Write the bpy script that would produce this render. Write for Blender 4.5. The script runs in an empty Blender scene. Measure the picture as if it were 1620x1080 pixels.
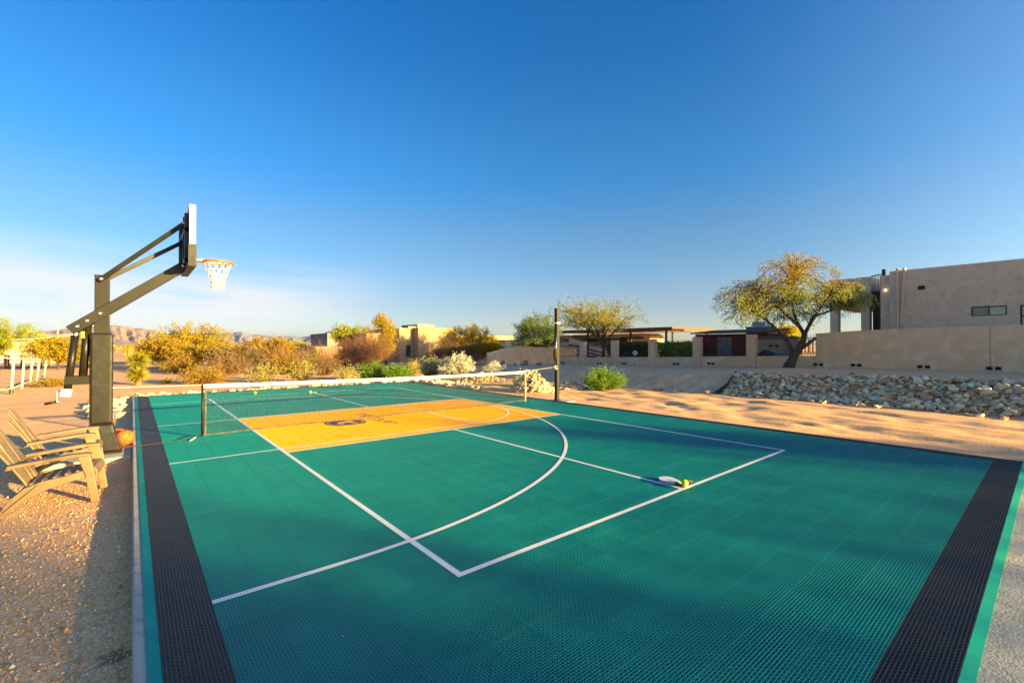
import bpy, bmesh, math, random
import numpy as np
from mathutils import Vector, Matrix

# ------------------------------------------------------------------ camera, sky, sun, exposure
S = bpy.context.scene
COL = S.collection
CAM = np.array([-1.788, -2.734, 1.646]); YAW = 0.6953; PITCH = 0.0083
cd = bpy.data.cameras.new('camera'); cd.lens = 16.0; cd.sensor_width = 36.0
cd.clip_start = 0.05; cd.clip_end = 40000
cam = bpy.data.objects.new('camera', cd); COL.objects.link(cam)
cam.location = CAM; cam.rotation_euler = (math.pi/2 + PITCH, 0, -YAW); S.camera = cam

SUN_EL = math.radians(8.6); SUN_AZ = math.atan2(0.43, -0.90)     # clockwise from +Y
w = bpy.data.worlds.new('World'); S.world = w; w.use_nodes = True
wt = w.node_tree; wt.nodes.clear()
def wn(t, **k):
    n = wt.nodes.new(t)
    for a, b in k.items(): setattr(n, a, b)
    return n
def wmath(op, a, b=None, c=None, clamp=False):
    n = wn('ShaderNodeMath', operation=op); n.use_clamp = clamp
    for i, x in enumerate((a, b, c)):
        if x is None: continue
        if isinstance(x, (int, float)): n.inputs[i].default_value = x
        else: wt.links.new(x, n.inputs[i])
    return n.outputs[0]
sky = wn('ShaderNodeTexSky', sky_type='NISHITA'); sky.sun_disc = False
sky.sun_elevation = SUN_EL; sky.sun_rotation = SUN_AZ
sky.air_density = 1.0; sky.dust_density = 1.6; sky.ozone_density = 3.0; sky.altitude = 800
hsv = wn('ShaderNodeHueSaturation'); hsv.inputs['Value'].default_value = 1.07
wt.links.new(sky.outputs[0], hsv.inputs['Color'])
tc = wn('ShaderNodeTexCoord'); sx = wn('ShaderNodeSeparateXYZ'); wt.links.new(tc.outputs['Generated'], sx.inputs[0])
tint = wn('ShaderNodeValToRGB'); wt.links.new(sx.outputs['Z'], tint.inputs[0])     # clear desert air: deeper blue overhead, pale at the horizon
cr_ = tint.color_ramp; cr_.interpolation = 'EASE'
for k_, (p_, c_) in enumerate(((0.0, (0.74, 0.74, 0.88)), (0.09, (0.64, 0.585, 0.64)), (0.20, (0.48, 0.60, 0.66)), (0.36, (0.20, 0.61, 0.82)), (0.60, (0.07, 0.53, 0.86)))):
    e_ = cr_.elements[k_] if k_ < 2 else cr_.elements.new(p_)
    e_.position = p_; e_.color = (*c_, 1)
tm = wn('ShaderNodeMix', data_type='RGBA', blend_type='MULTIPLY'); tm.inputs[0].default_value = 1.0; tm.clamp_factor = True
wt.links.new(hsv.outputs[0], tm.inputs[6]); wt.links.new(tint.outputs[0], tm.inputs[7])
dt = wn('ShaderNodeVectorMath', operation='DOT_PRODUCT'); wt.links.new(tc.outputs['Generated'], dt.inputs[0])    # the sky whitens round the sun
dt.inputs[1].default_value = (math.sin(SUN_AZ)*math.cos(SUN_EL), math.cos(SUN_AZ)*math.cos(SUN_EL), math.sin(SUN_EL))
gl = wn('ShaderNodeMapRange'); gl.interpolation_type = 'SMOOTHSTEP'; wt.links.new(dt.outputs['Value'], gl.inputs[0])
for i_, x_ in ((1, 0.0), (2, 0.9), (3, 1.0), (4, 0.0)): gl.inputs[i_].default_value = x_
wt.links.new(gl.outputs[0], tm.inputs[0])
# thin cirrus low over the horizon
mp = wn('ShaderNodeMapping'); mp.inputs['Scale'].default_value = (1.6, 1.6, 17.0); mp.inputs['Rotation'].default_value = (0.03, 0.05, 0.3)
wt.links.new(tc.outputs['Generated'], mp.inputs[0])
nz = wn('ShaderNodeTexNoise'); nz.inputs['Scale'].default_value = 1.5; nz.inputs['Detail'].default_value = 7; nz.inputs['Roughness'].default_value = 0.55
nz.inputs['Distortion'].default_value = 0.35
wt.links.new(mp.outputs[0], nz.inputs['Vector'])
mr = wn('ShaderNodeMapRange'); mr.interpolation_type = 'SMOOTHSTEP'
wt.links.new(nz.outputs[0], mr.inputs[0])
for i, x in ((1, 0.27), (2, 0.58), (3, 0.0), (4, 1.0)): mr.inputs[i].default_value = x
def wrange(src, a, b, lo, hi):
    m = wn('ShaderNodeMapRange'); m.interpolation_type = 'SMOOTHSTEP'; wt.links.new(src, m.inputs[0])
    for i, x in ((1, a), (2, b), (3, lo), (4, hi)): m.inputs[i].default_value = x
    return m.outputs[0]
up = wrange(sx.outputs['Z'], 0.01, 0.05, 0.25, 1); dn = wrange(sx.outputs['Z'], 0.10, 0.19, 1, 0)
az = wrange(wmath('ADD', wmath('MULTIPLY', sx.outputs['X'], 0.95), wmath('MULTIPLY', sx.outputs['Y'], -0.25)), -0.12, 0.22, 1, 0)
cf = wmath('MULTIPLY', wmath('MULTIPLY', mr.outputs[0], up), wmath('MULTIPLY', dn, az))
cf = wmath('MULTIPLY', cf, 0.75)
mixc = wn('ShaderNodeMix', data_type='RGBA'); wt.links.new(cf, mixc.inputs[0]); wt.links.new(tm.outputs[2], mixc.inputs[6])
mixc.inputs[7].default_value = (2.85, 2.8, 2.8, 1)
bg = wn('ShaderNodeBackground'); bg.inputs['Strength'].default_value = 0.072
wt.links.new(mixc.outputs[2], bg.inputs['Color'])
wo = wn('ShaderNodeOutputWorld'); wt.links.new(bg.outputs[0], wo.inputs[0])

sd = bpy.data.lights.new('sun', 'SUN'); sd.energy = 5.0; sd.angle = math.radians(0.6); sd.color = (1.0, 0.74, 0.24)
sun = bpy.data.objects.new('sun', sd); COL.objects.link(sun)
sdir = Vector((-math.sin(SUN_AZ)*math.cos(SUN_EL), -math.cos(SUN_AZ)*math.cos(SUN_EL), -math.sin(SUN_EL)))
sun.rotation_euler = sdir.to_track_quat('-Z', 'Y').to_euler(); sun.location = (20, -40, 30)

S.view_settings.view_transform = 'Standard'; S.view_settings.look = 'None'
S.view_settings.exposure = 2.25; S.view_settings.gamma = 1.0; S.view_settings.use_curve_mapping = False
S.render.engine = 'CYCLES'
S.cycles.max_bounces = 8; S.cycles.transparent_max_bounces = 16; S.cycles.use_denoising = True

# ------------------------------------------------------------------ helpers
FW = np.array([math.sin(YAW), math.cos(YAW)]); RT = np.array([math.cos(YAW), -math.sin(YAW)])
def P(u, D):                                   # plan position of photo column u (0..1620) at depth D metres
    q = CAM[:2] + D*(FW + RT*(u-810)/720.0); return float(q[0]), float(q[1])
def Z(v, D): return 1.646 + (546.0-v)*D/720.0  # height of photo row v at depth D
def PX(u, X):                                  # where column u meets the plane X = const -> (Y, depth)
    k = (u-810)/720.0; d = FW+RT*k; D = (X-CAM[0])/d[0]; return CAM[1]+D*d[1], D
def PY(u, Y):
    k = (u-810)/720.0; d = FW+RT*k; D = (Y-CAM[1])/d[1]; return CAM[0]+D*d[0], D
def G(u, v, z=0.0):
    D = (1.646-z)*720.0/(v-546.0); x, y = P(u, D); return x, y
def sstep(a, b, x):
    t = np.clip((x-a)/(b-a), 0, 1); return t*t*(3-2*t)

def _h(ix, iy, s):
    n = (ix.astype(np.int64)*374761393 + iy.astype(np.int64)*668265263 + s*1442695041) & 0x7fffffff
    n = ((n ^ (n >> 13))*1274126177) & 0x7fffffff
    return ((n ^ (n >> 16)) & 0xffff)/65535.0
def vnoise(x, y, s=0):
    ix = np.floor(x); iy = np.floor(y); fx = x-ix; fy = y-iy
    fx = fx*fx*(3-2*fx); fy = fy*fy*(3-2*fy)
    a = _h(ix, iy, s); b = _h(ix+1, iy, s); c = _h(ix, iy+1, s); d = _h(ix+1, iy+1, s)
    return (a*(1-fx)+b*fx)*(1-fy)+(c*(1-fx)+d*fx)*fy
def fbm(x, y, o=4, s=0):
    t = 0; a = 0.5
    for i in range(o): t = t+a*(vnoise(x*2**i, y*2**i, s+i)-0.5); a *= 0.5
    return t

def rgb(h):
    h = h.lstrip('#'); c = [int(h[i:i+2], 16)/255 for i in (0, 2, 4)]
    return tuple((x/12.92 if x <= 0.04045 else ((x+0.055)/1.055)**2.4) for x in c)+(1,)

MATS = {}
def mat(name, c1, c2=None, scale=6.0, rough=0.7, bump=0.0, bscale=40.0, metal=0.0, spec=0.4, c3=None, s3=60.0, detail=5, coat=0.0, island=0.0, stain=None):
    m = bpy.data.materials.new(name); m.use_nodes = True; t = m.node_tree; b = t.nodes['Principled BSDF']
    b.inputs['Roughness'].default_value = rough; b.inputs['Metallic'].default_value = metal
    b.inputs['Specular IOR Level'].default_value = spec; b.inputs['Coat Weight'].default_value = coat
    geo = t.nodes.new('ShaderNodeNewGeometry')
    tco = t.nodes.new('ShaderNodeTexCoord')
    c1 = tuple(c1[:3])+(1,)
    out = None
    if c2 is not None:
        n = t.nodes.new('ShaderNodeTexNoise'); n.inputs['Scale'].default_value = scale; n.inputs['Detail'].default_value = detail
        n.inputs['Roughness'].default_value = 0.6
        t.links.new(geo.outputs['Position'], n.inputs['Vector'])
        r = t.nodes.new('ShaderNodeMapRange'); t.links.new(n.outputs[0], r.inputs[0])
        r.inputs[1].default_value = 0.32; r.inputs[2].default_value = 0.68
        mx = t.nodes.new('ShaderNodeMix'); mx.data_type = 'RGBA'; t.links.new(r.outputs[0], mx.inputs[0])
        mx.inputs[6].default_value = c1; mx.inputs[7].default_value = tuple(c2[:3])+(1,)
        out = mx.outputs[2]
    if c3 is not None:
        n = t.nodes.new('ShaderNodeTexNoise'); n.inputs['Scale'].default_value = s3; n.inputs['Detail'].default_value = 2
        t.links.new(geo.outputs['Position'], n.inputs['Vector'])
        r = t.nodes.new('ShaderNodeMapRange'); t.links.new(n.outputs[0], r.inputs[0])
        r.inputs[1].default_value = 0.5; r.inputs[2].default_value = 0.72
        mx = t.nodes.new('ShaderNodeMix'); mx.data_type = 'RGBA'; t.links.new(r.outputs[0], mx.inputs[0])
        if out: t.links.new(out, mx.inputs[6])
        else: mx.inputs[6].default_value = c1
        mx.inputs[7].default_value = tuple(c3[:3])+(1,); out = mx.outputs[2]
    if island:
        oi = t.nodes.new('ShaderNodeObjectInfo')
        r = t.nodes.new('ShaderNodeMapRange'); t.links.new(oi.outputs['Random'], r.inputs[0])
        r.inputs[3].default_value = 1-island; r.inputs[4].default_value = 1+island
        hs = t.nodes.new('ShaderNodeHueSaturation'); t.links.new(r.outputs[0], hs.inputs['Value'])
        if out: t.links.new(out, hs.inputs['Color'])
        else: hs.inputs['Color'].default_value = c1
        out = hs.outputs[0]
    if out: t.links.new(out, b.inputs['Base Color'])
    else: b.inputs['Base Color'].default_value = c1
    if bump:
        n = t.nodes.new('ShaderNodeTexNoise'); n.inputs['Scale'].default_value = bscale; n.inputs['Detail'].default_value = 4
        t.links.new(geo.outputs['Position'], n.inputs['Vector'])
        bp = t.nodes.new('ShaderNodeBump'); bp.inputs['Strength'].default_value = bump; bp.inputs['Distance'].default_value = 0.02
        t.links.new(n.outputs[0], bp.inputs['Height']); t.links.new(bp.outputs[0], b.inputs['Normal'])
    MATS[name] = m; return m
def leafmat(name, ca, cb, trans=0.4):
    m = bpy.data.materials.new(name); m.use_nodes = True; t = m.node_tree; t.nodes.clear()
    geo = t.nodes.new('ShaderNodeNewGeometry')
    n = t.nodes.new('ShaderNodeTexNoise'); n.inputs['Scale'].default_value = 0.9; n.inputs['Detail'].default_value = 3
    t.links.new(geo.outputs['Position'], n.inputs['Vector'])
    a = t.nodes.new('ShaderNodeMath'); a.operation = 'MULTIPLY_ADD'; a.inputs[1].default_value = 0.55
    t.links.new(geo.outputs['Random Per Island'], a.inputs[0]); 
    s = t.nodes.new('ShaderNodeMath'); s.operation = 'MULTIPLY_ADD'; s.inputs[1].default_value = 1.6; s.inputs[2].default_value = -0.58
    t.links.new(n.outputs[0], s.inputs[0]); t.links.new(s.outputs[0], a.inputs[2]); a.use_clamp = True
    mx = t.nodes.new('ShaderNodeMix'); mx.data_type = 'RGBA'; t.links.new(a.outputs[0], mx.inputs[0])
    mx.inputs[6].default_value = tuple(ca[:3])+(1,); mx.inputs[7].default_value = tuple(cb[:3])+(1,)
    d = t.nodes.new('ShaderNodeBsdfDiffuse'); tr = t.nodes.new('ShaderNodeBsdfTranslucent'); ms = t.nodes.new('ShaderNodeMixShader')
    t.links.new(mx.outputs[2], d.inputs[0]); t.links.new(mx.outputs[2], tr.inputs[0])
    ms.inputs[0].default_value = trans; t.links.new(d.outputs[0], ms.inputs[1]); t.links.new(tr.outputs[0], ms.inputs[2])
    o = t.nodes.new('ShaderNodeOutputMaterial'); t.links.new(ms.outputs[0], o.inputs[0])
    MATS[name] = m; return m

def link(o, parent=None):
    COL.objects.link(o)
    if parent is not None: o.parent = parent
    return o
def npmesh(name, V, F, smooth=False):
    """V (n,3); F (m,k) index array of one face size, or a list of them"""
    me = bpy.data.meshes.new(name); V = np.asarray(V, dtype=np.float32)
    Fs = F if isinstance(F, list) else [F]
    Fs = [np.asarray(f, dtype=np.int32) for f in Fs if len(f)]
    me.vertices.add(len(V)); me.vertices.foreach_set('co', V.ravel())
    li = np.concatenate([f.ravel() for f in Fs]); sizes = np.concatenate([np.full(len(f), f.shape[1], np.int32) for f in Fs])
    me.loops.add(len(li)); me.loops.foreach_set('vertex_index', li)
    me.polygons.add(len(sizes)); st = np.concatenate([[0], np.cumsum(sizes)[:-1]]).astype(np.int32)
    me.polygons.foreach_set('loop_start', st)
    if smooth: me.polygons.foreach_set('use_smooth', np.ones(len(sizes), bool))
    me.update(calc_edges=True); me.validate(); return me
def tag(o, label=None, cat=None, group=None, kind=None):
    if label: o['label'] = label
    if cat: o['category'] = cat
    if group: o['group'] = group
    if kind: o['kind'] = kind
    return o
def empty(name, loc, label=None, cat=None, group=None, rz=0.0, kind=None):
    o = bpy.data.objects.new(name, None); o.empty_display_size = 0.1; COL.objects.link(o)
    o.location = loc; o.rotation_euler = (0, 0, rz); return tag(o, label, cat, group, kind)

class MB:
    """collects boxes, bars, tubes and prisms, builds one mesh object"""
    def __init__(s): s.v = []; s.f = []
    def add(s, vs, fs):
        k = len(s.v); s.v += [tuple(map(float, p)) for p in vs]; s.f += [tuple(i+k for i in f) for f in fs]; return s
    def box(s, x0, x1, y0, y1, z0, z1):
        return s.add([(x0,y0,z0),(x1,y0,z0),(x1,y1,z0),(x0,y1,z0),(x0,y0,z1),(x1,y0,z1),(x1,y1,z1),(x0,y1,z1)],
                     [(0,3,2,1),(4,5,6,7),(0,1,5,4),(1,2,6,5),(2,3,7,6),(3,0,4,7)])
    def bar(s, a, b, w, h, up=(0,0,1)):
        a = Vector(a); b = Vector(b); d = (b-a).normalized(); r = d.cross(Vector(up))
        if r.length < 1e-5: r = d.cross(Vector((0,1,0)))
        r.normalize(); u = r.cross(d).normalized(); r = r*(w/2); u = u*(h/2)
        return s.add([a-r-u, a+r-u, a+r+u, a-r+u, b-r-u, b+r-u, b+r+u, b-r+u],
                     [(0,1,2,3)[::-1],(4,5,6,7),(0,1,5,4),(1,2,6,5),(2,3,7,6),(3,0,4,7)])
    def tube(s, pts, r, n=8, caps=True):
        pts = [Vector(p) for p in pts]; m = len(pts); rr = r if isinstance(r, (list, tuple)) else [r]*m
        k = len(s.v); ref = Vector((0,0,1)); prev = None
        for i, p in enumerate(pts):
            d = (pts[min(i+1, m-1)]-pts[max(i-1, 0)]).normalized()
            if prev is None:
                q = d.cross(ref)
                if q.length < 1e-4: q = d.cross(Vector((1,0,0)))
            else: q = prev - d*prev.dot(d)
            q.normalize(); prev = q; t = d.cross(q)
            for j in range(n):
                a = 2*math.pi*j/n; s.v.append(tuple(p+(q*math.cos(a)+t*math.sin(a))*rr[i]))
        for i in range(m-1):
            for j in range(n):
                s.f.append((k+i*n+j, k+i*n+(j+1) % n, k+(i+1)*n+(j+1) % n, k+(i+1)*n+j))
        if caps:
            s.f.append(tuple(k+j for j in range(n))[::-1]); s.f.append(tuple(k+(m-1)*n+j for j in range(n)))
        return s
    def prism(s, poly, off):
        """poly: list of 3d points, extruded by vector off"""
        n = len(poly); o = Vector(off); vs = [Vector(p) for p in poly]; vs += [p+o for p in vs]
        return s.add(vs, [tuple(range(n))[::-1], tuple(range(n, 2*n))]+[(i, (i+1) % n, n+(i+1) % n, n+i) for i in range(n)])
    def lathe(s, prof, c=(0,0,0), n=16):
        k = len(s.v); m = len(prof)
        for r, z in prof:
            for j in range(n):
                a = 2*math.pi*j/n; s.v.append((c[0]+r*math.cos(a), c[1]+r*math.sin(a), c[2]+z))
        for i in range(m-1):
            for j in range(n): s.f.append((k+i*n+j, k+i*n+(j+1) % n, k+(i+1)*n+(j+1) % n, k+(i+1)*n+j))
        s.f.append(tuple(k+j for j in range(n))[::-1]); s.f.append(tuple(k+(m-1)*n+j for j in range(n)))
        return s
    def mesh(s, name, smooth=False):
        me = bpy.data.meshes.new(name); me.from_pydata(s.v, [], s.f); me.update()
        bm = bmesh.new(); bm.from_mesh(me); bmesh.ops.recalc_face_normals(bm, faces=bm.faces[:]); bm.to_mesh(me); bm.free()
        if smooth: me.polygons.foreach_set('use_smooth', np.ones(len(me.polygons), bool))
        return me
    def build(s, name, m, parent=None, bevel=0.0, smooth=False, label=None, cat=None, group=None, kind=None, loc=None):
        me = s.mesh(name, smooth); me.materials.append(m)
        o = bpy.data.objects.new(name, me); link(o, parent)
        if loc is not None: o.location = loc
        if bevel:
            b = o.modifiers.new('bevel', 'BEVEL'); b.width = bevel; b.segments = 2; b.limit_method = 'ANGLE'
        return tag(o, label, cat, group, kind)
def obj(name, me, m=None, parent=None, label=None, cat=None, group=None, kind=None, loc=None):
    if m is not None and not len(me.materials): me.materials.append(m)
    o = bpy.data.objects.new(name, me); link(o, parent)
    if loc is not None: o.location = loc
    return tag(o, label, cat, group, kind)
def copy_tree(o, parent=None):
    c = o.copy(); COL.objects.link(c); c.parent = parent
    for ch in list(o.children):
        copy_tree(ch, c)
    return c

# ------------------------------------------------------------------ materials
teal = mat('teal_plastic', rgb('007a78'), rgb('006e6e'), 0.8, rough=0.42, spec=0.3, island=0.06, c3=rgb('0a7c7a'), s3=2.3)
tealedge = mat('teal_edge_plastic', rgb('0c9c88'), rgb('088e7c'), 3.0, rough=0.6, spec=0.3, island=0.08)
yellow = mat('yellow_plastic', (0.80, 0.36, 0.0, 1), (0.76, 0.335, 0.0, 1), 1.5, rough=0.55, spec=0.2, island=0.04)
black = mat('black_plastic', (0.011, 0.011, 0.013), (0.018, 0.017, 0.018), 2.0, rough=0.40, spec=0.45, island=0.1)
concrete = mat('concrete', rgb('aaa294'), rgb('bab2a4'), 2.0, rough=0.85, bump=0.25, bscale=60, c3=rgb('96907f'), s3=14)
slabmat = mat('slab_concrete', rgb('7c7a78'), rgb('8a8884'), 2.0, rough=0.9)
blacksteel = mat('black_powder_coat', (0.012, 0.0095, 0.0075), (0.020, 0.016, 0.012), 5, rough=0.38, spec=0.22)
blackpad = mat('black_vinyl', (0.011, 0.009, 0.008), (0.018, 0.015, 0.012), 4, rough=0.36, spec=0.3, bump=0.25, bscale=6)
chrome = mat('zinc', (0.75, 0.73, 0.70), rough=0.28, metal=1.0)
whitepaint = mat('white_paint', (0.78, 0.78, 0.76), (0.72, 0.72, 0.70), 8, rough=0.5)
orangepaint = mat('orange_paint', (0.70, 0.15, 0.010, 1), (0.62, 0.12, 0.008, 1), 6, rough=0.4)
cord = mat('white_cord', (0.62, 0.60, 0.56), (0.5, 0.48, 0.44), 50, rough=0.8)
netcord = mat('net_cord', (0.022, 0.018, 0.012), (0.05, 0.04, 0.022), 30, rough=0.8)
tapemat = mat('net_tape', (0.82, 0.81, 0.79), (0.74, 0.73, 0.71), 9, rough=0.75, bump=0.1, bscale=200)
sleeve = mat('net_side_sleeve', (0.02, 0.016, 0.012), (0.16, 0.12, 0.065), 26, rough=0.8)
labelmat = mat('tape_label', rgb('4f8c9c'), rgb('86b4c0'), 60, rough=0.6)
rubber = mat('orange_rubber', (0.64, 0.125, 0.018, 1), (0.57, 0.105, 0.015, 1), 12, rough=0.55, bump=0.35, bscale=260)
seam = mat('black_seam', (0.02, 0.018, 0.016), rough=0.7)
balllime = mat('lime_ball', rgb('c8e020'), rgb('b8d414'), 8, rough=0.45)
paddleface = mat('paddle_face', rgb('d8d6d2'), rgb('c6c5c4'), 20, rough=0.45)
paddlemark = mat('paddle_mark', rgb('5c8288'), rgb('7a989c'), 20, rough=0.5)
grip = mat('paddle_grip', (0.025, 0.022, 0.02), (0.05, 0.04, 0.035), 60, rough=0.7)
tanplastic = mat('tan_plastic', rgb('7e684e'), rgb('725c44'), 5, rough=0.5, bump=0.08, bscale=120, c3=rgb('66523c'), s3=7)
clip = mat('dark_joint', (0.04, 0.035, 0.03), rough=0.8)
stucco = mat('taupe_stucco', rgb('d4bc9c'), rgb('dec8aa'), 0.9, rough=0.95, bump=0.12, bscale=34, c3=rgb('c8b092'), s3=4)
wallstucco = mat('tan_wall_stucco', rgb('e4c298'), rgb('d4b086'), 0.6, rough=0.95, bump=0.12, bscale=30, c3=rgb('eaccA4'), s3=2.2)
fencestucco = mat('pale_fence_stucco', rgb('dcb490'), rgb('ccA27c'), 0.8, rough=0.95, bump=0.12, bscale=30, c3=rgb('e2c0a0'), s3=2.5)
farstucco = mat('beige_stucco', rgb('b59a74'), rgb('a88d68'), 0.4, rough=0.95, bump=0.12, bscale=12)
pinkstucco = mat('pink_stucco', rgb('b07a72'), rgb('a06c66'), 0.5, rough=0.95, bump=0.12, bscale=12)
greystucco = mat('grey_stucco', rgb('8d8378'), rgb('7c7268'), 0.5, rough=0.95)
creamboard = mat('cream_siding', rgb('d2c6b4'), rgb('c4b8a6'), 1.0, rough=0.9)
rustwood = mat('rust_boards', rgb('6a2a1a'), rgb('571f14'), 2.0, rough=0.85, c3=rgb('7a3420'), s3=9)
greywood = mat('weathered_boards', rgb('7c7872'), rgb('55514c'), 4.0, rough=0.9, c3=rgb('94908a'), s3=14)
darkwood = mat('dark_brown_timber', rgb('4a3830'), rgb('3c2d27'), 3.0, rough=0.8)
iron = mat('dark_iron', (0.03, 0.025, 0.022), (0.06, 0.04, 0.03), 6, rough=0.6)
darkhole = mat('dark_recess', (0.02, 0.017, 0.015), rough=1.0)
frame_dk = mat('bronze_frame', (0.03, 0.028, 0.026), rough=0.45)
glass = mat('window_glass', rgb('3c5a50'), rgb('243830'), 1.4, rough=0.06, spec=0.9)
blindglass = mat('blind_behind_glass', rgb('a9b89a'), rgb('97a688'), 2.0, rough=0.12, spec=0.8)
block = mat('cinder_block', rgb('7e7d7c'), rgb('6a6968'), 5, rough=0.95, bump=0.4, bscale=60)
rvbody = mat('motorhome_cream', rgb('b8a48a'), rgb('aa967c'), 1.2, rough=0.35)
rvwhite = mat('trailer_white', rgb('c8c8c8'), rgb('b8b8ba'), 1.0, rough=0.3)
rvdark = mat('dark_trim', (0.025, 0.025, 0.028), rough=0.4)
rustroof = mat('carport_fascia', rgb('7a4a34'), rgb('663c2a'), 2.0, rough=0.7)
tanksteel = mat('galvanised_cover', rgb('a8b0b8'), rgb('98a0a8'), 3.0, rough=0.4, metal=0.6)
stonechim = mat('stone_course', rgb('8a7058'), rgb('6e5846'), 7.0, rough=0.9, bump=0.5, bscale=18)
pipewhite = mat('pipe_rail_paint', rgb('cfc4b0'), rgb('bcae96'), 4, rough=0.6)
rustpipe = mat('rusty_pipe', rgb('8a5030'), rgb('6c3c24'), 6, rough=0.8)
rockm = [mat('rock_grey', rgb('dec8a2'), rgb('c2a67c'), 9, rough=0.9, bump=0.2, bscale=30, island=0.28),
         mat('rock_tan', rgb('d8b88c'), rgb('bc986e'), 9, rough=0.9, bump=0.2, bscale=30, island=0.28),
         mat('rock_pale', rgb('ecdcba'), rgb('d2be98'), 9, rough=0.9, bump=0.2, bscale=30, island=0.25),
         mat('rock_brown', rgb('b8926c'), rgb('9e7a58'), 9, rough=0.9, bump=0.2, bscale=30, island=0.28)]
borderrock = mat('rock_border', rgb('e0cda8'), rgb('c0a888'), 5, rough=0.9, bump=0.2, bscale=25, island=0.25)
edging = mat('black_edging', (0.02, 0.018, 0.018), rough=0.8)
bark = mat('mesquite_bark', rgb('5a4a3e'), rgb('43362d'), 6, rough=0.95, bump=0.6, bscale=22)
barkpale = mat('pale_bark', rgb('8c7454'), rgb('705a40'), 6, rough=0.95)
twigm = mat('dry_twigs', rgb('7a5a44'), rgb('5c4234'), 3, rough=0.95)
twigred = mat('reddish_twigs', rgb('8a5e48'), rgb('6c4636'), 1.5, rough=0.95)
L_gold = leafmat('gold_leaves', rgb('be9a2c'), rgb('968a2c'))
L_orange = leafmat('orange_leaves', rgb('b49038'), rgb('94802f'))
L_palo = leafmat('palo_verde_leaves', rgb('aaa836'), rgb('869234'))
L_mesq = leafmat('mesquite_leaves', rgb('8c9c50'), rgb('aca048'))
L_mesq2 = leafmat('mesquite_tan_leaves', rgb('88904a'), rgb('ac984a'))
L_green = leafmat('bright_green_leaves', rgb('7ca434'), rgb('5c842c'))
L_dark = leafmat('dark_green_leaves', rgb('5c8440'), rgb('466830'))
L_sage = leafmat('sage_leaves', rgb('acac60'), rgb('c4b458'))
L_brown = leafmat('rust_leaves', rgb('988058'), rgb('7c6848'))
L_yellow = leafmat('lemon_leaves', rgb('c8bc48'), rgb('b4a83c'))
L_yucca = leafmat('yucca_blades', rgb('a8962c'), rgb('7c7c28'), 0.25)
L_white = leafmat('white_seed_tufts', rgb('d8d2c0'), rgb('bcb6a2'), 0.3)

# ------------------------------------------------------------------ ground sheet
def _H(y): return np.interp(y, [-40, 0, 5, 12, 21, 30, 45], [0.62, 0.58, 0.52, 0.36, 0.12, -0.05, -0.12])
def gz(x, y, fine=True):
    x = np.asarray(x, float); y = np.asarray(y, float)
    base = -0.12 + 0.06*sstep(6, 8.2, x)*(1-sstep(13, 15, x))*(1-sstep(17, 20, y))
    toe = 14.0 + 0.35*np.sin(y*0.5) + 0.5*fbm(y*0.35, y*0+3, 2, 5)
    s = sstep(0, 2.5, x-toe)*(1-sstep(24, 34, y)*0.6)
    z = base*(1-s) + s*(_H(y) + 0.10*sstep(17, 25, x)*0)
    # gullies in the bare bank
    bank = sstep(0, 0.7, x-toe)*(1-sstep(2.0, 3.0, x-toe))*sstep(5.4, 6.2, y)*(1-sstep(22, 26, y))
    z = z - bank*(0.26*np.abs(fbm(y*1.3, x*0.25, 3, 9))*2.0+0.10*fbm(x*2.5, y*2.5, 3, 19))
    inside = sstep(-2.4, -1.9, x)*(1-sstep(8.2, 8.8, x))*sstep(-8, -7.5, y)*(1-sstep(16.4, 16.9, y))
    far = np.hypot(x-3, y-7)
    und = fbm(x*0.22, y*0.22, 4, 1)*0.10 + fbm(x*1.1, y*1.1, 3, 21)*0.022
    z = z + und*(1-inside)*sstep(0, 3, np.maximum(np.maximum(-1.8-x, x-8.1), np.maximum(y-16.4, -7-y)))
    z = z + sstep(45, 160, far)*fbm(x*0.012, y*0.012, 4, 2)*2.2 - sstep(80, 400, far)*0.6
    # scuffed sand and wheel tracks
    if fine:
        z = z + (1-inside)*(0.010+0.030*sstep(0.5, 0.75, vnoise(x*0.55+3, y*0.55, 77)))*fbm(x*3.3, y*3.3, 3, 31)*(1-sstep(20, 35, far))
        tr = (1-inside)*sstep(8.3, 9.2, x)*(1-sstep(12.8, 13.8, x))*(1-sstep(14, 18, y))
        z = z + tr*0.17*fbm(x*2.8, y*1.1, 2, 44)
    return z
def gzf(x, y): return float(gz(np.array([x]), np.array([y]))[0])
def axis(lo, hi, d, far, k=1.16):
    a = list(np.arange(lo, hi, d)); s = d; x = a[-1]
    while x < far: s *= k; x += s; a.append(x)
    s = d; x = a[0]; b = []
    while x > -far: s *= k; x -= s; b.append(x)
    return np.array(b[::-1]+a)
gx = axis(-9, 26, 0.11, 9000); gy = axis(-4, 24, 0.13, 9000)
XX, YY = np.meshgrid(gx, gy); ZZ = gz(XX, YY)
V = np.stack([XX.ravel(), YY.ravel(), ZZ.ravel()], 1); nx, ny = len(gx), len(gy)
i = np.arange(nx*ny).reshape(ny, nx)
F = np.stack([i[:-1, :-1].ravel(), i[:-1, 1:].ravel(), i[1:, 1:].ravel(), i[1:, :-1].ravel()], 1)
gm = bpy.data.materials.new('desert_ground'); gm.use_nodes = True; t = gm.node_tree; b = t.nodes['Principled BSDF']
b.inputs['Roughness'].default_value = 0.95; b.inputs['Specular IOR Level'].default_value = 0.15
geo = t.nodes.new('ShaderNodeNewGeometry'); sp = t.nodes.new('ShaderNodeSeparateXYZ'); t.links.new(geo.outputs['Position'], sp.inputs[0])
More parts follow.
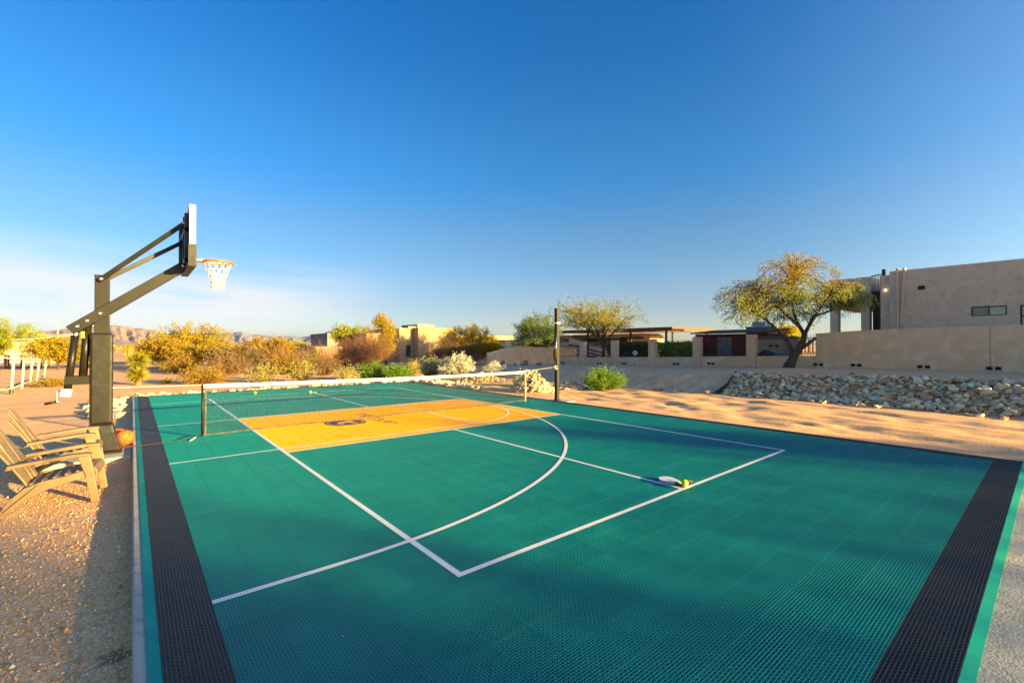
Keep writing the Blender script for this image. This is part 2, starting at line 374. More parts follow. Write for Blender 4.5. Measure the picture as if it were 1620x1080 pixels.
def gn(scale, detail=4, rough=0.6):
    n = t.nodes.new('ShaderNodeTexNoise'); n.inputs['Scale'].default_value = scale; n.inputs['Detail'].default_value = detail
    n.inputs['Roughness'].default_value = rough; t.links.new(geo.outputs['Position'], n.inputs['Vector']); return n.outputs[0]
def gr(src, a, bb, lo=0.0, hi=1.0):
    n = t.nodes.new('ShaderNodeMapRange'); t.links.new(src, n.inputs[0])
    for k, x in ((1, a), (2, bb), (3, lo), (4, hi)): n.inputs[k].default_value = x
    return n.outputs[0]
def gmix(f, a, bb):
    n = t.nodes.new('ShaderNodeMix'); n.data_type = 'RGBA'; t.links.new(f, n.inputs[0])
    for k, x in ((6, a), (7, bb)):
        if isinstance(x, tuple): n.inputs[k].default_value = x
        else: t.links.new(x, n.inputs[k])
    return n.outputs[2]
c = gmix(gr(gn(1.3), 0.35, 0.65), (0.84, 0.415, 0.155, 1), (0.74, 0.345, 0.12, 1))
c = gmix(gr(gn(28, 3), 0.42, 0.7), c, (0.87, 0.50, 0.23, 1))
soil = gmix(gr(gn(2.2), 0.35, 0.65), (0.88, 0.42, 0.19, 1), (0.70, 0.31, 0.125, 1))
soil = gmix(gr(gn(40, 2), 0.5, 0.75), soil, (0.90, 0.52, 0.27, 1))
c = gmix(gr(sp.outputs['X'], 13.0, 14.8), c, soil)
vo = t.nodes.new('ShaderNodeTexVoronoi'); vo.inputs['Scale'].default_value = 85; t.links.new(geo.outputs['Position'], vo.inputs['Vector'])
hs = t.nodes.new('ShaderNodeHueSaturation'); t.links.new(c, hs.inputs['Color'])
vs = t.nodes.new('ShaderNodeSeparateColor'); t.links.new(vo.outputs['Color'], vs.inputs[0])
t.links.new(gr(vs.outputs[0], 0, 1, 0.72, 1.28), hs.inputs['Value']); t.links.new(gr(vs.outputs[1], 0, 1, 0.7, 1.15), hs.inputs['Saturation'])
# damp patch where the drain slot in the kerb weeps
vd = t.nodes.new('ShaderNodeVectorMath'); vd.operation = 'DISTANCE'; t.links.new(geo.outputs['Position'], vd.inputs[0]); vd.inputs[1].default_value = (-1.86, 0.70, -0.12)
dm = t.nodes.new('ShaderNodeMath'); dm.operation = 'ADD'; t.links.new(vd.outputs['Value'], dm.inputs[0]); t.links.new(gr(gn(14), 0.3, 0.7, -0.07, 0.07), dm.inputs[1])
dark = gmix(gr(dm.outputs[0], 0.05, 0.10, 1, 0), hs.outputs[0], (0.30, 0.17, 0.085, 1))
t.links.new(dark, b.inputs['Base Color'])
bp1 = t.nodes.new('ShaderNodeBump'); bp1.inputs['Strength'].default_value = 0.4; bp1.inputs['Distance'].default_value = 0.012
t.links.new(vo.outputs['Distance'], bp1.inputs['Height']); bp1.invert = True
bp2 = t.nodes.new('ShaderNodeBump'); bp2.inputs['Strength'].default_value = 0.3; bp2.inputs['Distance'].default_value = 0.04
nd = t.nodes.new('ShaderNodeVectorMath'); nd.operation = 'DISTANCE'; t.links.new(geo.outputs['Position'], nd.inputs[0]); nd.inputs[1].default_value = (-2.0, 1.0, 0.0)
t.links.new(gr(nd.outputs['Value'], 2.5, 9.0, 0.32, 0.0), bp1.inputs['Strength']); t.links.new(gr(nd.outputs['Value'], 4.0, 14.0, 0.35, 0.05), bp2.inputs['Strength'])
t.links.new(gn(9, 6), bp2.inputs['Height']); t.links.new(bp1.outputs[0], bp2.inputs['Normal']); t.links.new(bp2.outputs[0], b.inputs['Normal'])
g = obj('ground', npmesh('ground', V, F, True), gm, kind='structure')

# ------------------------------------------------------------------ mountains
def mountain(name, ridge, D, seed, m, rough=1.0):
    us = np.arange(ridge[0][0], ridge[-1][0]+1, 2.0); tops = np.interp(us, [r[0] for r in ridge], [r[1] for r in ridge])
    tops = tops + fbm(us/16.0, us*0+seed, 4, seed)*3.2
    rows = 40; V = []
    for j in range(rows):
        f = j/(rows-1)*1.25                               # 0 foot, 1 ridge, beyond = far flank
        depth = D*(0.80+0.20*f)
        wgt = f**1.25 if f <= 1 else max(0, 1-(f-1)*3)
        h = np.maximum(1.0, (546-tops)*D/720.0)*wgt
        rid = np.abs(fbm(us/15.0+f*0.9, us*0+f*3.0, 4, seed+3))*2
        h = h*(1 - rough*0.42*rid*(4*f*(1-f) if f < 1 else 0)*1.4)
        q = CAM[None, :2]+depth*(FW[None]+RT[None]*((us-810)/720.0)[:, None]); V.append(np.concatenate([q, (h-3)[:, None]], 1))
    V = np.concatenate(V)
    n = len(us); i = np.arange(rows*n).reshape(rows, n)
    F = np.stack([i[:-1, :-1].ravel(), i[:-1, 1:].ravel(), i[1:, 1:].ravel(), i[1:, :-1].ravel()], 1)
    return obj(name, npmesh(name, V, F), m, kind='structure')
mtn1 = mat('mountain_rock', rgb('a0847e'), rgb('886e6e'), 0.004, rough=1.0, bump=0.0, c3=rgb('ac9088'), s3=0.02)
mtn2 = mat('far_mountain_rock', rgb('948a96'), rgb('7e788a'), 0.003, rough=1.0)
mountain('mountains', [(-420,524),(-250,515),(-120,522),(-20,527),(61,523),(110,519),(150,516),(184,513),(227,519),(250,524),(300,533),(350,541),(400,546)], 4200, 11, mtn1)
mountain('mountains', [(150,540),(240,531),(300,527),(345,528),(382,523.5),(400,528),(440,531),(478,532),(500,528),(524,523),(545,525),(600,530),(700,536),(800,541),(900,545)], 7200, 23, mtn2)

# ------------------------------------------------------------------ sport court
TX, TY = 0.2773, 0.2796; CX0, CY0 = -6, -26          # tile grid: X lines at k*TX, Y lines at 4.86+k*TY
NXT, NYT = 35, 67; YO = 4.86; TR = 0.2600           # the last seven columns are a little narrower
def tx(a): return (CX0+a)*TX if a <= 28 else 22*TX+(a-28)*TR
xa, xb = CX0*TX, tx(NXT); ya, yb = YO+CY0*TY, YO+(CY0+NYT)*TY
court = MB().box(xa-0.115, xb+0.05, ya-0.04, yb+0.06, -0.30, -0.0135).build('sport_court', concrete, bevel=0.012, kind='structure')
court['label'] = 'green sport court with yellow key and black tile border'
pad = MB().box(-9.0, 8.45, -9.0, ya-0.05, -0.20, -0.016).build('patio_slab', concrete, kind='structure')
NC = 15
def tile_arrays():
    V = []; F = []
    def rib(a, b, w, z):
        a = np.array(a); b = np.array(b); d = (b-a)/np.linalg.norm(b-a); n = np.array([-d[1], d[0]])*w/2; k = len(V)
        for p, zz in ((a-n, z), (a+n, z), (b+n, z), (b-n, z), (a-n, -0.013), (a+n, -0.013), (b+n, -0.013), (b-n, -0.013)): V.append((p[0], p[1], zz))
        F.extend([(k, k+3, k+2, k+1), (k, k+4, k+7, k+3), (k+1, k+2, k+6, k+5)])
    e = 0.0014
    for k in range(NC+1):
        wd = 0.0050 if 0 < k < NC else 0.0038
        x = min(max(k*TX/NC, e+wd/2), TX-e-wd/2); rib((x, e), (x, TY-e), wd, 0.0)
        y = min(max(k*TY/NC, e+wd/2), TY-e-wd/2); rib((e, y), (TX-e, y), wd, -0.0003)
    for k in range(2, 2*NC, 2):
        x0, y0 = max(0, k-NC), min(k, NC); x1, y1 = min(k, NC), max(0, k-NC)
        rib((x0*TX/NC, y0*TY/NC), (x1*TX/NC, y1*TY/NC), 0.0034, -0.0007)
        x0, y0 = max(0, k-NC), NC-min(k, NC); x1, y1 = min(k, NC), NC-max(0, k-NC)
        rib((x0*TX/NC, y0*TY/NC), (x1*TX/NC, y1*TY/NC), 0.0034, -0.0010)
    V = np.array(V); V[:, 0] = np.clip(V[:, 0], e, TX-e); V[:, 1] = np.clip(V[:, 1], e, TY-e)
    return V, np.array(F)
TV, TF = tile_arrays()
tmesh = {}
for k, m in (('t', teal), ('y', yellow), ('b', black)):
    me = npmesh('tile', TV, TF); me.materials.append(m); tmesh[k] = me
info = []
for a in range(NXT):
    for c_ in range(NYT):
        x = tx(a); y = YO+(CY0+c_)*TY; sc = 1.0 if a < 28 else TR/TX
        kind = 'b' if a in (0, NXT-1) or c_ in (0, NYT-1) else ('y' if 6 <= a < 28 and 26 <= c_ < 41 else 't')
        d = np.array([x+TX/2, y+TY/2])-CAM[:2]; D = d@FW; xc = d@RT
        u = 810+720*xc/D if D > 0.3 else -9e9; v = 546+1.646*720/D if D > 0.3 else 9e9
        area = 1/D**3 if (-20 < u < 1640 and v < 1090) else 0
        info.append((area, x, y, kind, sc))
info.sort(reverse=True)
for area, x, y, k, sc in info[:300]:
    o = bpy.data.objects.new('tile', tmesh[k]); link(o, court); o.location = (x, y, 0); o.scale.x = sc
rest = info[300:]
for k, nm in (('t', 'teal_tiles'), ('y', 'yellow_tiles'), ('b', 'black_tiles')):
    q = np.array([(x, y, 0) for _, x, y, kk, sc in rest if kk == k]); n = len(TV)
    qs = np.array([(sc, 1, 1) for _, x, y, kk, sc in rest if kk == k])
    V = (TV[None]*qs[:, None]+q[:, None]).reshape(-1, 3); F = (TF[None]+(np.arange(len(q))*n)[:, None, None]).reshape(-1, 4)
    obj(nm, npmesh(nm, V, F), {'t': teal, 'y': yellow, 'b': black}[k], court, kind='stuff')
# sloped edge strips
ew = 0.055
pr = MB().add([(0, 0.001, -0.013), (-ew, 0.001, -0.013), (-ew, 0.001, -0.009), (0, 0.001, -0.001), (0, TY-0.001, -0.013), (-ew, TY-0.001, -0.013), (-ew, TY-0.001, -0.009), (0, TY-0.001, -0.001)],
              [(0,1,2,3),(4,7,6,5),(0,4,5,1),(1,5,6,2),(2,6,7,3),(3,7,4,0)]).mesh('edge_strip'); pr.materials.append(tealedge)
for c_ in range(NYT):
    o = obj('edge_strip', pr, None, court, loc=(xa-0.0015, YO+(CY0+c_)*TY, 0))
for a in range(NXT):
    o = obj('edge_strip', pr, None, court, loc=(tx(a+1), ya-0.0015, 0)); o.rotation_euler = (0, 0, math.pi/2); o.scale.y = (tx(a+1)-tx(a))/TY
prb = pr.copy(); prb.materials.clear(); prb.materials.append(black)
for c_ in range(NYT):
    o = obj('edge_strip', prb, None, court, loc=(xb+0.0015, YO+(CY0+c_+1)*TY, 0)); o.rotation_euler = (0, 0, math.pi); o.scale.x = 0.8
for a in range(NXT):
    o = obj('edge_strip', prb, None, court, loc=(tx(a), yb+0.0015, 0)); o.rotation_euler = (0, 0, -math.pi/2); o.scale.y = (tx(a+1)-tx(a))/TY

# painted markings: thin sheets that follow the open grid of the tiles
def paintmat(name, col, hole):
    m = bpy.data.materials.new(name); m.use_nodes = True; t = m.node_tree; b = t.nodes['Principled BSDF']
    b.inputs['Base Color'].default_value = col; b.inputs['Roughness'].default_value = 0.5
    geo = t.nodes.new('ShaderNodeNewGeometry'); sp = t.nodes.new('ShaderNodeSeparateXYZ'); t.links.new(geo.outputs['Position'], sp.inputs[0])
    def mt(op, a, bb=None):
        n = t.nodes.new('ShaderNodeMath'); n.operation = op
        for k, x in enumerate((a, bb)):
            if x is None: continue
            if isinstance(x, (int, float)): n.inputs[k].default_value = x
            else: t.links.new(x, n.inputs[k])
        return n.outputs[0]
    fx = mt('PINGPONG', mt('ADD', sp.outputs[0], 100*TX), TX/NC/2); fy = mt('PINGPONG', mt('ADD', sp.outputs[1], 100*TY-YO), TY/NC/2)
    on = mt('MINIMUM', fx, fy)
    t.links.new(mt('LESS_THAN', on, hole), b.inputs['Alpha'])
    MATS[name] = m; return m
linepaint = paintmat('white_line_paint', (0.82, 0.80, 0.78, 1), 0.0064)
darkpaint = paintmat('grey_emblem_paint', rgb('3e4048'), 0.0075)
goldpaint = paintmat('gold_emblem_paint', (0.80, 0.36, 0.0, 1), 0.0075)
zl = [0.0012]
def sheet(name, pts, m, label=None):
    zl[0] += 0.0002; me = bpy.data.meshes.new(name); me.from_pydata([(x, y, zl[0]) for x, y in pts], [], [tuple(range(len(pts)))]); me.update()
    return obj(name, me, m, court, label=label)
def line(x0, y0, x1, y1, lab=None): return sheet('painted_line', [(x0, y0), (x1, y0), (x1, y1), (x0, y1)], linepaint, lab)
def arc(cx, cy, r, a0, a1, w=0.05, n=72, lab=None):
    zl[0] += 0.0002; V = []; F = []
    for k in range(n+1):
        a = a0+(a1-a0)*k/n
        V += [(cx+(r-w/2)*math.cos(a), cy+(r-w/2)*math.sin(a), zl[0]), (cx+(r+w/2)*math.cos(a), cy+(r+w/2)*math.sin(a), zl[0])]
    for k in range(n): F.append((2*k, 2*k+1, 2*k+3, 2*k+2))
    me = bpy.data.meshes.new('painted_arc'); me.from_pydata(V, [], F); me.update()
    return obj('painted_arc', me, linepaint, court, label=lab)
LW = 0.052; PL, PW = 14.02, 6.10; K0, K1 = 4.86, YO+15*TY
line(0, 0, LW, PL, 'left pickleball sideline'); line(PW-LW, 0, PW, PL, 'right pickleball sideline')
line(0, 0, PW, LW, 'near pickleball baseline'); line(0, PL-LW, PW, PL, 'far pickleball baseline')
line(0, K0-LW/2, PW, K0+LW/2, 'near edge line of the yellow zone'); line(0, K1-LW/2, PW, K1+LW/2, 'far edge line of the yellow zone')
line(3.06-LW/2, 0, 3.06+LW/2, K0, 'near centre line'); line(3.06-LW/2, K1, 3.06+LW/2, PL, 'far centre line')
line(xa+TX, 5.17-LW/2, 3.80, 5.17+LW/2, 'near side of the basketball key'); line(xa+TX, 8.97-LW/2, 3.80, 8.97+LW/2, 'far side of the basketball key')
line(3.80-LW/2, 5.17, 3.80+LW/2, 8.97, 'free throw line'); arc(3.80, 7.07, 1.90, -math.pi/2, math.pi/2, LW, lab='free throw half circle')
line(xa+TX, 0.74-LW/2, -0.62, 0.74+LW/2, 'near straight of the three point line'); line(xa+TX, 13.34-LW/2, -0.62, 13.34+LW/2, 'far straight of the three point line')
arc(-0.62, 7.04, 6.30, -math.pi/2, math.pi/2, LW, 120, lab='three point arc')
# emblem and lettering on the yellow key
def disc(cx, cy, rx, ry, n=36): return [(cx+rx*math.cos(2*math.pi*k/n), cy+ry*math.sin(2*math.pi*k/n)) for k in range(n)]
EX, EY = 1.72, 7.0
sheet('emblem', disc(EX, EY, 0.33, 0.37), darkpaint, 'dark round emblem printed on the yellow key')
sheet('emblem', [(EX+0.14, EY+0.34), (EX+0.02, EY+0.14), (EX-0.12, EY+0.12), (EX-0.22, EY-0.10), (EX-0.14, EY-0.22), (EX-0.06, EY-0.06), (EX+0.04, EY-0.08),
      (EX+0.10, EY-0.26), (EX+0.20, EY-0.20), (EX+0.13, EY-0.02), (EX+0.20, EY+0.12), (EX+0.30, EY+0.10)], goldpaint, 'yellow figure inside the emblem')
def ring(cx, cy, r, w, a0, a1, m, n=30):
    zl[0] += 0.0002; V = []; F = []
    for k in range(n+1):
        a = a0+(a1-a0)*k/n; V += [(cx+r*math.cos(a), cy+r*1.1*math.sin(a), zl[0]), (cx+(r+w)*math.cos(a), cy+(r+w)*1.1*math.sin(a), zl[0])]
    for k in range(n): F.append((2*k, 2*k+1, 2*k+3, 2*k+2))
    me = bpy.data.meshes.new('emblem'); me.from_pydata(V, [], F); me.update(); return obj('emblem', me, m, court)
ring(EX, EY, 0.37, 0.035, -1.1, 0.9, darkpaint); ring(EX, EY, 0.37, 0.035, 2.2, 4.2, darkpaint)
fc = bpy.data.curves.new('lettering', 'FONT'); fc.body = 'THE COURT'; fc.size = 0.34; fc.align_x = 'CENTER'; fc.align_y = 'CENTER'
fo = bpy.data.objects.new('lettering', fc); COL.objects.link(fo)
dg = bpy.context.evaluated_depsgraph_get(); dg.update(); lm = bpy.data.meshes.new_from_object(fo.evaluated_get(dg)); bpy.data.objects.remove(fo)
lm.materials.clear()
lo = obj('lettering', lm, darkpaint, court, label='dark lettering beside the emblem'); lo.location = (2.42, 7.12, zl[0]+0.0008); lo.rotation_euler = (0, 0, -math.pi/2)

# ------------------------------------------------------------------ basketball goal
GY = 7.05
goal = empty('basketball_goal', (-2.16, GY, -0.10), 'black in-ground basketball goal with padded pole, glass board and orange rim', 'basketball goal')
def gp(mb, name, m, parent=None, **k):               # build in world coordinates, child of goal
    mb.v = [(x+2.16, y-GY, z+0.10) for x, y, z in mb.v]; return mb.build(name, m, parent or goal, **k)
pole = gp(MB().box(-2.25, -2.07, GY-0.09, GY+0.09, 0.0, 2.75), 'pole', blacksteel, bevel=0.008)
gp(MB().box(-2.255, -2.065, GY-0.095, GY+0.095, 2.75, 2.757), 'pole_cap', blacksteel)
pad_ = MB().box(-2.30, -2.025, GY-0.14, GY+0.14, 0.40, 1.84)
gp(pad_, 'pole_pad', blackpad, bevel=0.035)
gp(MB().box(-2.302, -2.023, GY-0.142, GY+0.142, 1.02, 1.026), 'pad_seam', seam)
fl = MB(); a_, b_ = 0.145, 0.255
fl.add([(-2.163+sx_*b_, GY+sy_*b_, -0.02) for sx_, sy_ in ((-1,-1),(1,-1),(1,1),(-1,1))]+[(-2.163+sx_*(a_+0.025), GY+sy_*(a_+0.025), 0.27) for sx_, sy_ in ((-1,-1),(1,-1),(1,1),(-1,1))]+[(-2.163+sx_*a_, GY+sy_*a_, 0.405) for sx_, sy_ in ((-1,-1),(1,-1),(1,1),(-1,1))],
       [(0,3,2,1),(8,9,10,11)]+[(i0+j, i0+(j+1) % 4, i0+4+(j+1) % 4, i0+4+j) for i0 in (0, 4) for j in range(4)])
gp(fl, 'base_pad', blackpad, bevel=0.03)
gp(MB().box(-2.42, -1.90, GY-0.28, GY+0.24, -0.06, -0.022), 'base_plate', blacksteel, bevel=0.004)
def A(x, z, dy=0.0): return (x, GY+dy, z)
for dy in (-0.135, 0.135):
    gp(MB().bar(A(-2.52, 1.87, dy), A(-1.07, 3.05, dy), 0.03, 0.15), 'lower_arm', blacksteel, bevel=0.004)
gp(MB().bar(A(-2.20, 2.66, -0.12), A(-1.10, 3.73, -0.30), 0.05, 0.065), 'upper_arm', blacksteel, bevel=0.004)
gp(MB().bar(A(-2.20, 2.66, 0.12), A(-1.12, 3.47, 0.20), 0.05, 0.065), 'upper_arm', blacksteel, bevel=0.004)
for x, z, dy in ((-2.44, 1.935, -0.152), (-2.33, 2.025, -0.152), (-2.18, 2.147, -0.152), (-1.12, 3.01, -0.152), (-2.17, 2.69, -0.15), (-1.13, 3.71, -0.33)):
    gp(MB().lathe([(0.026, 0), (0.026, 0.012), (0.012, 0.02)], n=10), 'bolt', chrome).matrix_local = Matrix.Translation((x+2.16, dy, z+0.10)) @ Matrix.Rotation(math.pi/2, 4, 'X') @ Matrix.Translation((-2.16, GY, -0.1)) 
# bracket, struts and crank behind the pole
for dy in (-0.10, 0.10):
    gp(MB().box(-2.58, -2.26, GY+dy-0.012, GY+dy+0.012, 1.04, 1.17), 'strut_bracket', blacksteel, bevel=0.004)
gp(MB().tube([A(-2.46, 1.90), A(-2.47, 1.78)], 0.032, 10), 'strut_rod', chrome, smooth=False)
gp(MB().tube([A(-2.47, 1.80), A(-2.55, 0.98)], 0.048, 12), 'strut', blacksteel, smooth=True)
st = gp(MB().tube([A(-2.33, 1.98), A(-2.38, 1.15)], 0.052, 12), 'strut', blacksteel, smooth=True)
gp(MB().box(-2.40, -2.36, GY-0.06, GY-0.054, 1.76, 1.86), 'sticker', balllime, label='yellow warning sticker')
gp(MB().bar(A(-2.555, 0.97), A(-2.575, 0.86), 0.13, 0.12, (1, 0, 0)), 'crank_box', whitepaint, bevel=0.006)
cr = MB(); cr.tube([A(-2.58, 0.95), A(-2.67, 0.95), A(-2.67, 0.80), A(-2.66, 0.78)], 0.012, 8); gp(cr, 'crank_handle', chrome)
gp(MB().tube([A(-2.665, 0.785), A(-2.80, 0.76)], 0.02, 8), 'crank_grip', blacksteel, smooth=True)
# board
BX0, BX1, BY0, BY1, BZ0, BZ1 = -1.085, -1.000, 6.30, 7.80, 2.96, 3.94
gp(MB().box(BX0+0.03, BX1-0.005, BY0+0.05, BY1-0.05, BZ0+0.06, BZ1-0.05), 'board_glass', glass)
fr = MB(); fr.box(BX0, BX1, BY0, BY0+0.05, 3.30, BZ1); gp(fr, 'board_edge', whitepaint, bevel=0.004)
fr = MB(); fr.box(BX0, BX1, BY1-0.05, BY1, 3.30, BZ1); gp(fr, 'board_edge', whitepaint, bevel=0.004)
gp(MB().box(BX0+0.001, BX1-0.001, BY0+0.05, BY1-0.05, BZ1-0.05, BZ1-0.001), 'board_edge', whitepaint)
fr = MB()
for yy in (6.44, 6.74, 7.33, 7.61): fr.box(BX0-0.055, BX0+0.028, yy, yy+0.05, BZ0+0.05, BZ1-0.12)
for zz in (3.02, 3.52): fr.box(BX0-0.05, BX0+0.026, 6.44, 7.66, zz, zz+0.06)
gp(fr, 'board_frame', blacksteel)
pd = MB(); pd.box(BX0-0.012, BX1+0.014, BY0-0.012, BY1+0.012, BZ0-0.02, BZ0+0.052)
pd.box(BX0-0.0125, BX1+0.0135, BY0-0.0125, BY0+0.045, BZ0+0.05, 3.298); pd.box(BX0-0.0125, BX1+0.0135, BY1-0.045, BY1+0.0125, BZ0+0.05, 3.298)
gp(pd, 'board_pad', blackpad)
# rim and its net
RX, RZ, RR = -0.60, 3.15, 0.232
rim = gp(MB().tube([(RX+RR*math.cos(2*math.pi*k/40), GY+RR*math.sin(2*math.pi*k/40), RZ) for k in range(41)], 0.019, 8), 'rim', orangepaint, smooth=True)
rb = MB(); rb.prism([(-1.0, GY-0.09, RZ-0.03), (RX-RR*0.93, GY-0.075, RZ-0.012), (RX-RR*0.93, GY+0.075, RZ-0.012), (-1.0, GY+0.09, RZ-0.03)], (0, 0, 0.035)); rb.box(-1.002, -0.96, GY-0.09, GY+0.09, RZ-0.10, RZ+0.06)
gp(rb, 'rim_bracket', orangepaint)
nt = MB(); NS = 12; levels = [(0.225, 0.0), (0.190, -0.10), (0.150, -0.20), (0.115, -0.30), (0.098, -0.40), (0.100, -0.49)]
rn = random.Random(4)
for k in range(NS):
    for j in range(len(levels)-1):
        for sg in (0, 1):
            a0 = 2*math.pi*(k+0.5*(j % 2))/NS; a1 = a0+(0.5 if sg else -0.5)*2*math.pi/NS
            r0, z0 = levels[j]; r1, z1 = levels[j+1]
            nt.tube([(RX+r0*math.cos(a0), GY+r0*math.sin(a0), RZ+z0+(rn.random()-.5)*.012*(j > 0)), (RX+(r0+r1)/2*math.cos((a0+a1)/2)*0.985, GY+(r0+r1)/2*math.sin((a0+a1)/2)*0.985, RZ+(z0+z1)/2), (RX+r1*math.cos(a1), GY+r1*math.sin(a1), RZ+z1)], 0.0046 if j < 3 else 0.006, 4, False)
gp(nt, 'hoop_net', cord)
# concrete footing
MB().box(-2.75, xa-0.118, GY-0.62, GY+0.52, -0.25, -0.055).build('concrete_footing', concrete, bevel=0.01, label='pale concrete footing under the basketball pole', cat='footing')

# basketballs
def basketball(loc, label, rot):
    r = 0.132; root = empty('basketball', loc, label, 'basketball', 'basketballs beside the pole')
    me = bpy.data.meshes.new('ball'); bm = bmesh.new(); bmesh.ops.create_uvsphere(bm, u_segments=32, v_segments=20, radius=r); bm.to_mesh(me); bm.free()
    me.polygons.foreach_set('use_smooth', np.ones(len(me.polygons), bool)); ball = obj('ball', me, rubber, root); ball.rotation_euler = rot
    s = MB(); rr = r+0.0006; N = 40
    def circ(f): s.tube([f(2*math.pi*k/N) for k in range(N+1)], 0.0032, 4, False)
    circ(lambda a: (rr*math.cos(a), rr*math.sin(a), 0)); circ(lambda a: (rr*math.cos(a), 0, rr*math.sin(a)))
    for sg in (-1, 1):
        def f(a, sg=sg):
            v = Vector((sg*(0.30+0.42*math.cos(a)**2), math.cos(a)*0.9, math.sin(a))); v.normalize(); return v*rr
        circ(f)
    q = s.build('seam', seam, ball)
    return root
x1, y1 = G(198.5, 705, -0.055); basketball((x1, y1+0.08, -0.055+0.132), 'orange basketball nearest the court edge at the pole base', (0.5, 0.3, 0.9))
basketball((x1-0.10, y1+0.33, -0.055+0.132), 'orange basketball half hidden behind the other one', (1.2, 0.7, 0.2))

# ------------------------------------------------------------------ pickleball net
NY = 7.06; NX0, NX1 = -0.82, 6.88; NT0, NT1 = 0.945, 0.905
net = empty('pickleball_net', (3.0, NY, 0), 'low pickleball net with white top tape strung across the yellow key', 'net')
def np_(mb, name, m, **k):
    mb.v = [(x-3.0, y-NY, z) for x, y, z in mb.v]; return mb.build(name, m, net, **k)
def ntop(x): 
    f = (x-NX0)/(NX1-NX0); return NT0+(NT1-NT0)*f-0.022*4*f*(1-f)
mbt = MB(); N = 24
pts = [(NX0+(NX1-NX0)*k/N) for k in range(N+1)]
for k in range(N):
    xA, xB = pts[k], pts[k+1]
    mbt.add([(xA, NY-0.006, ntop(xA)-0.062), (xB, NY-0.006, ntop(xB)-0.062), (xB, NY+0.006, ntop(xB)-0.062), (xA, NY+0.006, ntop(xA)-0.062),
             (xA, NY-0.006, ntop(xA)), (xB, NY-0.006, ntop(xB)), (xB, NY+0.006, ntop(xB)), (xA, NY+0.006, ntop(xA))],
            [(0,3,2,1),(4,5,6,7),(0,1,5,4),(2,3,7,6)]+([(3,0,4,7)] if k == 0 else [])+([(1,2,6,5)] if k == N-1 else []))
np_(mbt, 'top_tape', tapemat)
nm = MB(); sw = 0.0017; cell = 0.048
def nbot(x): return 0.055+0.012*math.sin(x*2.1)
nxn = int((NX1-NX0)/cell)
for k in range(1, nxn):
    x = NX0+k*cell; nm.box(x-sw, x+sw, NY-sw, NY+sw, nbot(x), ntop(x)-0.06)
nzn = int(0.84/cell)
for k in range(1, nzn):
    for j in range(N):
        xA, xB = pts[j], pts[j+1]; f = k/nzn
        za = nbot(xA)*(1-f)+(ntop(xA)-0.06)*f; zb = nbot(xB)*(1-f)+(ntop(xB)-0.06)*f
        nm.bar((xA, NY+0.0024, za), (xB, NY+0.0024, zb), 2*sw, 2*sw)
np_(nm, 'netting', netcord)
bt = MB(); bt.tube([(x, NY, nbot(x)) for x in pts], 0.013, 6); np_(bt, 'bottom_tape', sleeve)
for x, m in ((NX0, blacksteel), (NX1, pipewhite)):
    np_(MB().tube([(x, NY, 0.03), (x, NY, 0.945 if x < 0 else 0.905)], 0.020, 8), 'side_sleeve', m, smooth=True)
    np_(MB().tube([(x+(0.045 if x < 0 else -0.03), NY, 0.05), (x+(0.045 if x < 0 else -0.03), NY, 0.88)], 0.015, 6), 'side_band', sleeve)
np_(MB().box(-0.355, -0.265, NY-0.0085, NY-0.0065, 0.888, 0.925), 'tape_label', labelmat, label='small blue label on the net tape')
rp = MB(); rp.tube([(NX0, NY, 0.935), (-2.06, NY-0.06, 0.965)], 0.006, 6); np_(rp, 'tension_rope', cord)
rp = MB(); rp.tube([(NX1, NY, 0.90), (8.08, NY, 0.985)], 0.0042, 6); np_(rp, 'tension_rope', cord)
rp = MB(); rp.tube([(NX0, NY, 0.06), (-1.2, NY-0.12, 0.012), (-1.8, NY-0.22, 0.012), (-2.02, NY-0.25, 0.05)], 0.006, 5); np_(rp, 'bottom_rope', netcord)
for x, y, dx, dy in ((NX0-0.10, NY-0.06, -0.1, -0.16), (NX1+0.22, NY-0.05, 0.10, 0.10)):
    np_(MB().tube([(x, y, 0.03), (x+dx*.5, y+dy*.5, 0.012), (x+dx, y+dy, 0.006)], 0.007, 5), 'rope_end', cord)

# ------------------------------------------------------------------ volleyball post
VX, VY = 8.16, 7.05; vz = gzf(VX, VY)
post = empty('volleyball_post', (VX, VY, -0.03), 'tall black square net post with winch beside the court', 'post')
def vp(mb, name, m, **k): return mb.build(name, m, post, **k)
vp(MB().box(-0.055, 0.055, -0.055, 0.055, -0.1, 2.78), 'post_tube', blacksteel, bevel=0.006)
vp(MB().box(-0.062, 0.062, -0.062, 0.062, 2.78, 2.80), 'cap', blacksteel, bevel=0.004)
vp(MB().box(-0.10, 0.10, -0.10, 0.10, -0.02, 0.012), 'base_plate', blacksteel, bevel=0.003)
cl = MB(); cl.box(-0.068, 0.068, -0.068, 0.068, 2.33, 2.37); vp(cl, 'collar', chrome, bevel=0.004)
vp(MB().tube([(-0.10, -0.02, 2.36), (0.11, 0.02, 2.36)], 0.016, 8), 'collar_bolt', chrome)
vp(MB().box(-0.115, -0.056, -0.05, 0.05, 1.28, 1.52), 'winch_housing', blacksteel, bevel=0.012)
vp(MB().tube([(-0.14, -0.05, 1.90), (-0.15, -0.06, 1.25)], 0.022, 8), 'crank_handle', blacksteel, smooth=True)
vp(MB().tube([(-0.09, -0.065, 1.98), (-0.11, -0.075, 1.30)], 0.011, 8), 'crank_lever', chrome, smooth=True)
vp(MB().tube([(-0.13, -0.06, 1.24), (-0.12, -0.04, 1.05)], 0.02, 8), 'cable_hook', blacksteel)
vp(MB().tube([(-0.105+0.045*math.cos(2*math.pi*k/16), -0.06, 1.00+0.055*math.sin(2*math.pi*k/16)) for k in range(17)], 0.012, 6), 'pulley', chrome, smooth=True)
